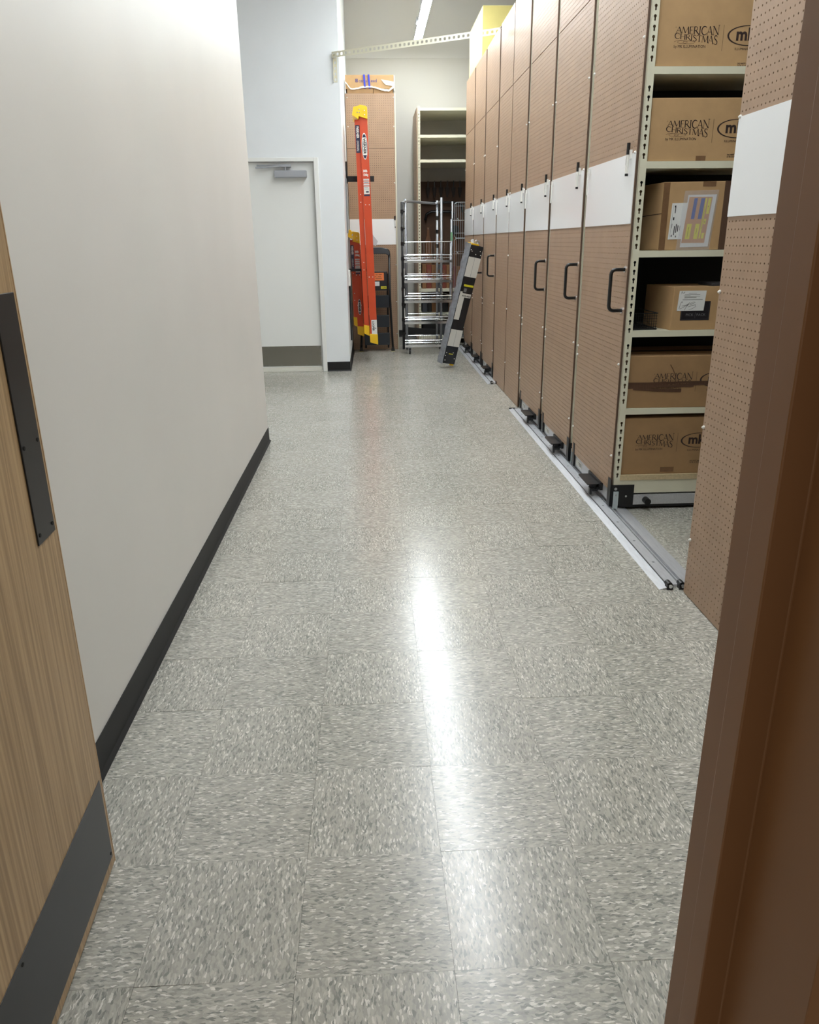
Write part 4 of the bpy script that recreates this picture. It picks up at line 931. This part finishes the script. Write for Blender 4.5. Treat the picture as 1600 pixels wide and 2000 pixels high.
pk = MB().box(-0.105, 0.085, YS - 0.02, YS + 0.05, 0.755, 0.98).build('tool_tray', mat('dark_tray', (36, 34, 38), .4), ss, 'dark plastic tool tray', bevel=.004)
MB().box(-0.075, 0.045, YS - 0.024, YS - 0.0205, 0.875, 0.965).build('orange_note', ORNOTE, pk, 'orange paper note'); c = MB()
for (a_, b_, z_) in ((-.06, -.03, .94), (-.02, .02, .942), (-.065, -.05, .918), (-.03, .01, .92), (-.06, .02, .898)): c.box(a_, b_, YS - .0252, YS - .0242, z_, z_ + .004)
c.build('handwriting', INKB, pk)
c = MB().box(-0.07, -0.012, YS - .024, YS - .0205, .81, .862); c.build('white_label', PAPER, pk, 'square white label')
MB().box(0.005, 0.075, YS - .024, YS - .0205, .775, .805).build('yellow_label', YEL, pk, 'small yellow label'); c = MB(); text_mb(c, '15.6987', (0.01, YS - .0248, .782), (1, 0, 0), (0, 0, 1), .02, bold=.0006, sx=.95); c.build('print', INKB, pk)

# ------------------------------------------------------------------ shelving against the back wall with hanging tools
XB, YBk = 0.512, 9.55
bs = thing('back_shelving_unit', (XB, YBk, 0), 'cream open shelving unit against the back wall, upper shelves empty', 'shelving unit')
link_mesh('post', post_mesh(0.02, 76), CREAM, bs, (XB + 0.008, YBk, 0))
MB().box(2.3, 2.332, YBk, YBk + 0.03, 0.0, 2.92).build('post', CREAM, bs)
def sidepeg(z, nr, h_): link_mesh('end_panel', peg_mesh(30, nr, 0.78, h_), PEG, bs, (XB + TH - 0.004, YBk + 0.004, z))
sidepeg(0.05, 84, 2.16); sidepeg(2.216, 26, 0.68)
for z in (2.895, 2.59, 2.305, 0.72, 0.405, 0.10):
    m_ = MB().box(XB + 0.04, 2.3, YBk + 0.002, YBk + 0.842, z - 0.033, z); m_.build('shelf', CREAM, bs)
MB().box(XB + 0.012, 2.33, YBk + 0.775, YBk + 0.78, 0.0, 2.10).build('back_board', DKBROWN, bs, 'dark brown back board')
# tools hanging
yt = YBk + 0.70
gh = 'dark brushes hanging in a row'
for k in range(6):
    x = 0.70 + k * 0.088; h0 = 2.02
    t = thing('hanging_brush', (x, yt, h0), '%s of six dark brushes hanging under the lowest empty shelf' % ('first (leftmost)', 'second', 'third', 'fourth', 'fifth', 'sixth (rightmost)')[k], 'brush', gh)
    MB().box(x - 0.006, x + 0.006, yt, yt + 0.012, h0 + 0.0, h0 + 0.085).build('handle', BLACKM, t)
    MB().prism([(-0.03, 0), (0.03, 0), (0.022, -0.06), (0.006, -0.13), (-0.006, -0.13), (-0.022, -0.06)], (x, yt, h0), (1, 0, 0), (0, 0, 1), (0, 0.02, 0)).build('bristles', mat('dark_bristle', (52, 44, 40), .8), t, bevel=.003)
t = MB().tube([(0.62, yt, 1.83), (1.05, yt, 1.83), (1.16, yt, 1.80), (1.18, yt, 1.70)], 0.014, 8); tag(t.build('hanging_pipe', BLACKM, origin=(0.62, yt, 1.83), smooth=True), 'upper of two dark bent pipes on the brown back board', 'pipe', 'dark bent pipes')
t = MB().tube([(0.66, yt, 1.60), (0.68, yt, 1.68), (0.74, yt, 1.71), (1.0, yt, 1.71), (1.06, yt, 1.68)], 0.018, 8); tag(t.build('hanging_pipe', BLACKM, origin=(0.66, yt, 1.6), smooth=True), 'lower of two dark bent pipes on the brown back board', 'pipe', 'dark bent pipes')
for k, x in enumerate((0.70, 0.835, 1.06)):
    t = thing('long_paddle', (x, yt, 1.0), ('brown long wooden paddle nearest the cream slotted post', 'brown long wooden paddle behind the middle of the trolley', 'brown long wooden paddle behind the trolley uprights, under the round disc')[k], 'paddle', 'long brown paddles')
    MB().prism([(-0.045, 0), (0.05, 0), (0.045, 0.36), (0.018, 0.46), (0.014, 0.56), (-0.014, 0.56), (-0.018, 0.46), (-0.04, 0.38)], (x, yt, 0.95), (1, 0, 0), (0, 0, 1), (0, 0.014, 0)).build('blade', PADDLE, t, bevel=.004)
    MB().cyl((x, yt - .012, 1.49), (x, yt + .014, 1.49), .006, 8).build('hanging_peg', ZINC, t)
t = thing('round_disc', (1.07, yt - 0.03, 1.40), 'round black disc with a rim hanging behind the wire trolleys', 'disc')
MB().cyl((1.07, yt - .05, 1.47), (1.07, yt - .03, 1.47), .062, 24).build('plate', BLACKM, t, bevel=.003); MB().cyl((1.07, yt - .06, 1.47), (1.07, yt - .05, 1.47), .02, 12).build('hub', BLACK, t)
x = 0.60; k = 0
kinds = [BIND2, BIND3, BIND1, BIND3, BIND1, BIND3, BIND2, BIND3, BIND1, BIND2]
names = 'leftmost second third fourth fifth sixth seventh eighth ninth rightmost'.split()
def binder_row(z, x0, wds, grp, hgt, cols):
    x = x0
    for k, wd_ in enumerate(wds):
        t = thing('ring_binder', (x, YBk + 0.2, z), '%s binder %s' % (names[k] if k < 9 else 'last', grp), 'binder', 'binders ' + grp)
        h_ = hgt + rnd.uniform(-.02, .02)
        MB().box(x, x + wd_ - 0.004, YBk + 0.18, YBk + 0.44, z + 0.0005, z + h_).build('cover', cols[k % len(cols)], t, bevel=.003)
        MB().box(x + wd_ * .3, x + wd_ * .62, YBk + 0.179, YBk + 0.18, z + h_ * .62, z + h_ * .8).build('spine_label', TAPE, t)
        x += wd_
binder_row(0.72, 0.58, (.06, .07, .06, .08, .06, .07, .06, .07, .06), 'on the shelf behind the trolley, upright', 0.30, [BIND3, BIND1, BIND3, BIND2, BIND1])
binder_row(0.405, 0.58, (.07, .06, .09, .06, .08, .07, .08), 'on the low shelf behind the trolley, dark', 0.22, [BIND2, BLACKM, BIND3])
for k, (x0_, x1_, m_, lab) in enumerate(((0.58, 0.78, BLACKM, 'black storage crate on the lowest back shelf, nearest the slotted post'), (0.80, 0.98, BIND2, 'slate grey storage crate on the lowest back shelf'))):
    c = thing('storage_crate', ((x0_ + x1_) / 2, YBk + .3, .1), lab, 'crate'); MB().box(x0_, x1_, YBk + .12, YBk + .5, .1005, .27).build('body', m_, c, bevel=.006); MB().box(x0_ - .006, x1_ + .006, YBk + .114, YBk + .506, .27, .285).build('rim', m_, c, bevel=.003)

# ------------------------------------------------------------------ wire trolleys
def wire(mb, pts, r=0.0028, n=6): return mb.tube(pts, r, n)
ta = thing('wire_trolley', (0.56, 8.8, 0), 'silver five-level wire shelf trolley behind the leaning carton', 'trolley')
YFt, YRt = 8.52, 9.02
xfl, xfr, xrl, xrr = 0.285, 0.865, 0.318, 0.80
ZS = [1.125, 0.885, 0.645, 0.400, 0.110]
levels = [(1.10, 0.07), (0.87, 0.065), (0.635, 0.065), (0.385, 0.065), (0.105, 0.07)]
for z, lip in levels:
    m_ = MB()
    # perforated tray: front band, floor wires, rims
    m_.box(xfl, xfr, YFt, YFt + 0.004, z - 0.016, z + 0.012).box(xfl, xfr, YFt + 0.004, YFt + 0.02, z + 0.009, z + 0.012)
    m_.build('shelf_lip', CHROME, ta, 'bright galvanised shelf lip')
    m_ = MB()
    for y in (YFt + 0.002, YRt): wire(m_, [(xfl if y < 8.7 else xrl, y, z + lip), (xfr if y < 8.7 else xrr, y, z + lip)], 0.0045)
    wire(m_, [(xfl, YFt, z + lip * 0.55), (xfr, YFt, z + lip * 0.55)], 0.0025)
    wire(m_, [(xrl, YRt, z), (xrr, YRt, z)], 0.0055)
    for xa, xb in ((xfl, xrl), (xfr, xrr)): wire(m_, [(xa, YFt, z + lip), (xb, YRt, z + lip)], 0.004); wire(m_, [(xa, YFt, z), (xb, YRt, z)], 0.004)
    for k in range(20):
        q = (k + .5) / 20; xa = xfl + (xfr - xfl) * q; xb = xrl + (xrr - xrl) * q
        wire(m_, [(xa, YFt + 0.01, z), (xb, YRt, z)], 0.0018, 4)
        wire(m_, [(xb, YRt, z), (xb, YRt, z + lip)], 0.0015, 4)
        wire(m_, [(xa, YFt, z), (xa, YFt, z + lip)], 0.0015, 4)
    m_.build('wire_shelf', CHROME, ta)
# top basket rim
m_ = MB(); wire(m_, [(0.30, YFt + .06, 1.318), (0.845, YFt + .06, 1.318)], .0055)
for k in range(18): x = .31 + k * .031; wire(m_, [(x, YFt + .06, 1.318), (x, YFt + .06, 1.17)], .0015, 4)
m_.build('wire_shelf', CHROME, ta, 'open wire rim above the top shelf')
for x, y, z1_, m_, nm in ((0.316, 8.66, 1.80, ZINC, 'upright'), (0.272, 8.60, 1.765, BLACKM, 'upright'), (0.855, 8.60, 1.30, ZINC, 'upright'), (0.775, YRt, 1.83, ZINC, 'upright'), (0.730, YRt + 0.08, 1.80, ZINC, 'upright'), (0.30, YRt, 1.30, ZINC, 'upright')):
    MB().tube([(x, y, 0.06), (x, y, z1_)], 0.017, 10).build(nm, m_, ta, None if m_ is ZINC else 'dark upright with clips', smooth=True)
m_ = MB().tube([(0.272, 8.60, 1.75), (0.316, 8.66, 1.775), (0.70, YRt + 0.07, 1.765), (0.735, YRt + 0.06, 1.765), (0.775, YRt, 1.79)], 0.015, 8); m_.build('top_bar', ZINC, ta)
m_ = MB()
for z in (1.66, 1.47, 1.30, 1.13, .95, .78, .60, .42, .25):
    m_.cyl((0.272, 8.6, z - .02), (0.272, 8.6, z + .02), .021, 10); m_.cyl((0.29, 8.585, z - .006), (0.29, 8.585, z + .006), .012, 8)
for z in (1.60, 1.44, 1.27): m_.cyl((0.73, YRt + .08, z - .025), (0.73, YRt + .08, z + .02), .019, 10)
m_.build('shelf_clip', BLACK, ta, 'black shelf clip', split=1)
m_ = MB()
for xa, xb in ((.285, .285), (.86, .86)):
    for z, zz in ((1.27, 1.17), (1.02, .92), (.79, .69), (.56, .44)): m_.box(xa - .006, xa + .006, YFt - .004, YFt + .004, zz, z)
m_.build('hinge_bar', CHROME, ta, split=1)
m_ = MB()
for x, y in ((0.345, 8.56), (0.80, 8.56), (0.33, 9.0), (0.76, 9.0)):
    m_.cyl((x - 0.011, y, 0.036), (x + 0.011, y, 0.036), 0.0355, 18)
m_.build('caster_wheel', BLACK, ta, split=1)
m_ = MB()
for x, y in ((0.345, 8.56), (0.80, 8.56), (0.33, 9.0), (0.76, 9.0)):
    m_.box(x - 0.017, x - 0.013, y - 0.02, y + 0.02, 0.03, 0.085).box(x + 0.013, x + 0.017, y - 0.02, y + 0.02, 0.03, 0.085).box(x - .02, x + .02, y - .025, y + .025, .085, .092)
m_.build('caster_fork', ZINC, ta, split=3)
m_ = MB().obox((0.53, YRt + .11, 0.215), Vector((1, 0, -.09)).normalized(), (0, 1, 0), Vector((.09, 0, 1)).normalized(), .25, .012, .04).build('base_bar', BLACKM, ta, 'dark sloping base bar')
# second trolley, half hidden
tb = thing('wire_trolley', (1.0, 9.24, 0), 'second wire trolley with a tall mesh side, wedged behind the shelving row end', 'trolley')
def grid(name, x0, x1, y, z0, z1, n, cross):
    m_ = MB(); c_ = 0.02
    wire(m_, [(x0 + c_, y, z0), (x0, y, z0 + c_), (x0, y, z1 - c_), (x0 + c_, y, z1), (x1 - c_, y, z1), (x1, y, z1 - c_), (x1, y, z0 + c_), (x1 - c_, y, z0), (x0 + c_, y, z0)], 0.0042)
    for k in range(n): x = x0 + (x1 - x0) * (k + 1) / (n + 1); wire(m_, [(x, y, z0), (x, y, z1)], 0.0022, 4)
    for z in cross: wire(m_, [(x0, y, z), (x1, y, z)], 0.0028, 4)
    m_.build(name, mat('pale_wire', (190, 196, 200), .3, metal=.6), tb, 'welded wire side grid')
grid('side_grid', 0.965, 1.19, 9.24, 1.36, 1.785, 8, (1.74, 1.57, 1.42))
grid('side_grid', 0.965, 1.19, 9.26, 0.70, 1.355, 8, (1.2, 0.74))
grid('side_grid', 0.965, 1.19, 9.28, 0.14, 0.68, 8, (0.4,))
for x, y, z1_ in ((0.915, 9.16, 1.585), (1.22, 9.3, 1.8), (0.95, 9.4, 1.8)): MB().tube([(x, y, .06), (x, y, z1_)], .0135, 10).build('upright', ZINC, tb, smooth=True)
MB().box(.903, .928, 9.144, 9.148, 1.33, 1.43).build('green_sticker', mat('green_sticker', (110, 160, 120), .5), tb, 'faded green sticker')
MB().box(.905, .925, 9.138, 9.144, 1.12, 1.29).build('white_sticker', PAPER, tb)
m_ = MB()
for z in (1.57, 1.17): wire(m_, [(.93, 9.16, z), (1.2, 9.2, z)], .004); m_.tube([(.985, 9.2, z + .03), (1.02, 9.2, z - .005)], .006, 6)
m_.build('latch_rod', CHROME, tb)
m_ = MB()
for x, y in ((.93, 9.18), (1.19, 9.3), (.96, 9.38)): m_.cyl((x - .011, y, .036), (x + .011, y, .036), .0355, 16); m_.box(x - .017, x + .017, y - .02, y + .02, .073, .085)
m_.build('caster_wheel', BLACK, tb, split=2)
MB().box(.93, 1.2, 9.18, 9.40, .12, .145).build('base_deck', ALUD, tb)

# ------------------------------------------------------------------ leaning wrapped carton
Bc, Tc = Vector((0.690, 7.455, 0.012)), Vector((0.985, 7.375, 1.262))
L = (Tc - Bc).length; dz = (Tc - Bc).normalized()
lc = thing('leaning_carton', (0.69, 7.46, 0), 'long narrow black and white film-wrapped carton leaning against the shelving', 'carton')
axv = Vector((1, 0.0, 0)); axv = (axv - dz * axv.dot(dz)).normalized(); ayv = dz.cross(axv)     # ayv points +y
ayv = ayv if ayv.y > 0 else -ayv
rq = Matrix.Rotation(0.42, 3, dz); axv, ayv = rq @ axv, rq @ ayv          # turned so its left side shows
HXw, HYw = 0.076, 0.045
ctr = (Bc + Tc) / 2 + dz * 0.03
MB().obox(ctr, axv, ayv, dz, HXw, HYw, L / 2 - 0.01).build('body', GREYF, lc, bevel=.004)
def face(a0, a1, s0, s1, off=0.0, m=None, nm='label', lab=None):
    mb = MB(); o = ctr - dz * (L / 2 - 0.01) - ayv * (HYw + 0.0012 + off); LL = L - 0.02
    mb.add([o + axv * (HXw * a0) + dz * LL * s0, o + axv * (HXw * a1) + dz * LL * s0, o + axv * (HXw * a1) + dz * LL * s1, o + axv * (HXw * a0) + dz * LL * s1], [(0, 1, 2, 3)])
    return mb.build(nm, m, lc, lab)
face(-1, 1, 0.155, 0.300, m=LABG, lab='white paper band'); face(-1, 1, 0.745, 0.905, m=LABG, lab='white paper band'); face(-1.0, -0.15, 0.385, 0.62, m=LABG, lab='narrow white strip')
face(-0.68, 0.9, 0.665, 0.682, .0006, YEL, 'yellow_strip'); face(-0.62, 0.9, 0.605, 0.66, .0008, INKB, 'black_label'); face(-0.66, 0.86, 0.575, 0.608, .001, LABG, 'text_label')
face(-0.02, 0.02, 0.155, 0.300, .0006, PAPERT, 'crease'); face(-0.02, 0.02, 0.745, 0.905, .0006, PAPERT, 'crease'); face(-.4, .3, .085, .090, .0006, YEL, 'yellow_strip'); face(-.5, -.05, .62, .65, .0014, PAPERT, 'picture_print')
c = MB(); o = ctr - dz * (L / 2 - 0.01) - ayv * (HYw + 0.0028) + axv * (-HXw * .6) + dz * (L - .02) * .582; text_mb(c, 'AVAILABLE', o, axv, dz, .023, bold=.0008, sx=.92); c.build('print', INKB, lc)
c = MB(); n = 24; pts = []
o = ctr - axv * (HXw + 0.004)
for k in range(n + 1):
    q = k / n; b_ = 0.006 * math.sin(k * 1.9) + 0.004 * rnd.random()
    for s_, wv in enumerate((-HYw - .001, -HYw * .2, HYw * .6, HYw + .01)): pts.append(o + dz * ((q - .5) * L) + ayv * wv - axv * (0.010 + b_) * (0.25 if s_ in (0,) else 1))
c.add(pts, [(i * 4 + k, i * 4 + k + 1, i * 4 + k + 5, i * 4 + k + 4) for i in range(n) for k in range(3)])
c.build('film_wrap', FILMG, lc, 'wrinkled grey film along the side', smooth=True)
c = MB()
for k in range(5):
    p = Tc + dz * 0.045 + axv * (0.02 * k - .045); pts = [p + Vector((rnd.uniform(-.025, .03), rnd.uniform(-.03, .03), rnd.uniform(-.035, .03))) for _ in range(6)]
    c.add(pts, [(0, 1, 2), (1, 3, 2), (2, 3, 4), (3, 5, 4), (0, 2, 5)])
c.build('film_knot', mat('crumpled_film', (190, 192, 198), .15, alpha=.8), lc, 'crumpled clear film at the top')
c = MB()
for a_, s_ in ((-.8, .03), (.7, .05), (-.9, .07), (-.8, .095), (.3, .1), (-.7, .95), (.6, .96), (0, .93), (.8, .93), (-.9, .96)):
    o = ctr - dz * (L / 2 - .01) - ayv * (HYw + .0015) + axv * HXw * a_ + dz * (L - .02) * s_; c.tube([o, o - ayv * .004], [.005, .003], 8)
c.build('staple', PINW, lc, split=1)
MB().obox(ctr + dz * (L / 2 - .004) - axv * .03, axv, ayv, dz, .045, HYw * .9, .008).build('end_flap', YCAP, lc, 'yellow torn end flap')
MB().obox(ctr - dz * (L / 2 - .006) + axv * .045 - ayv * .03, axv, ayv, dz, .022, .01, .012).build('end_flap', YCAP, lc)

print('objects', len(bpy.data.objects))
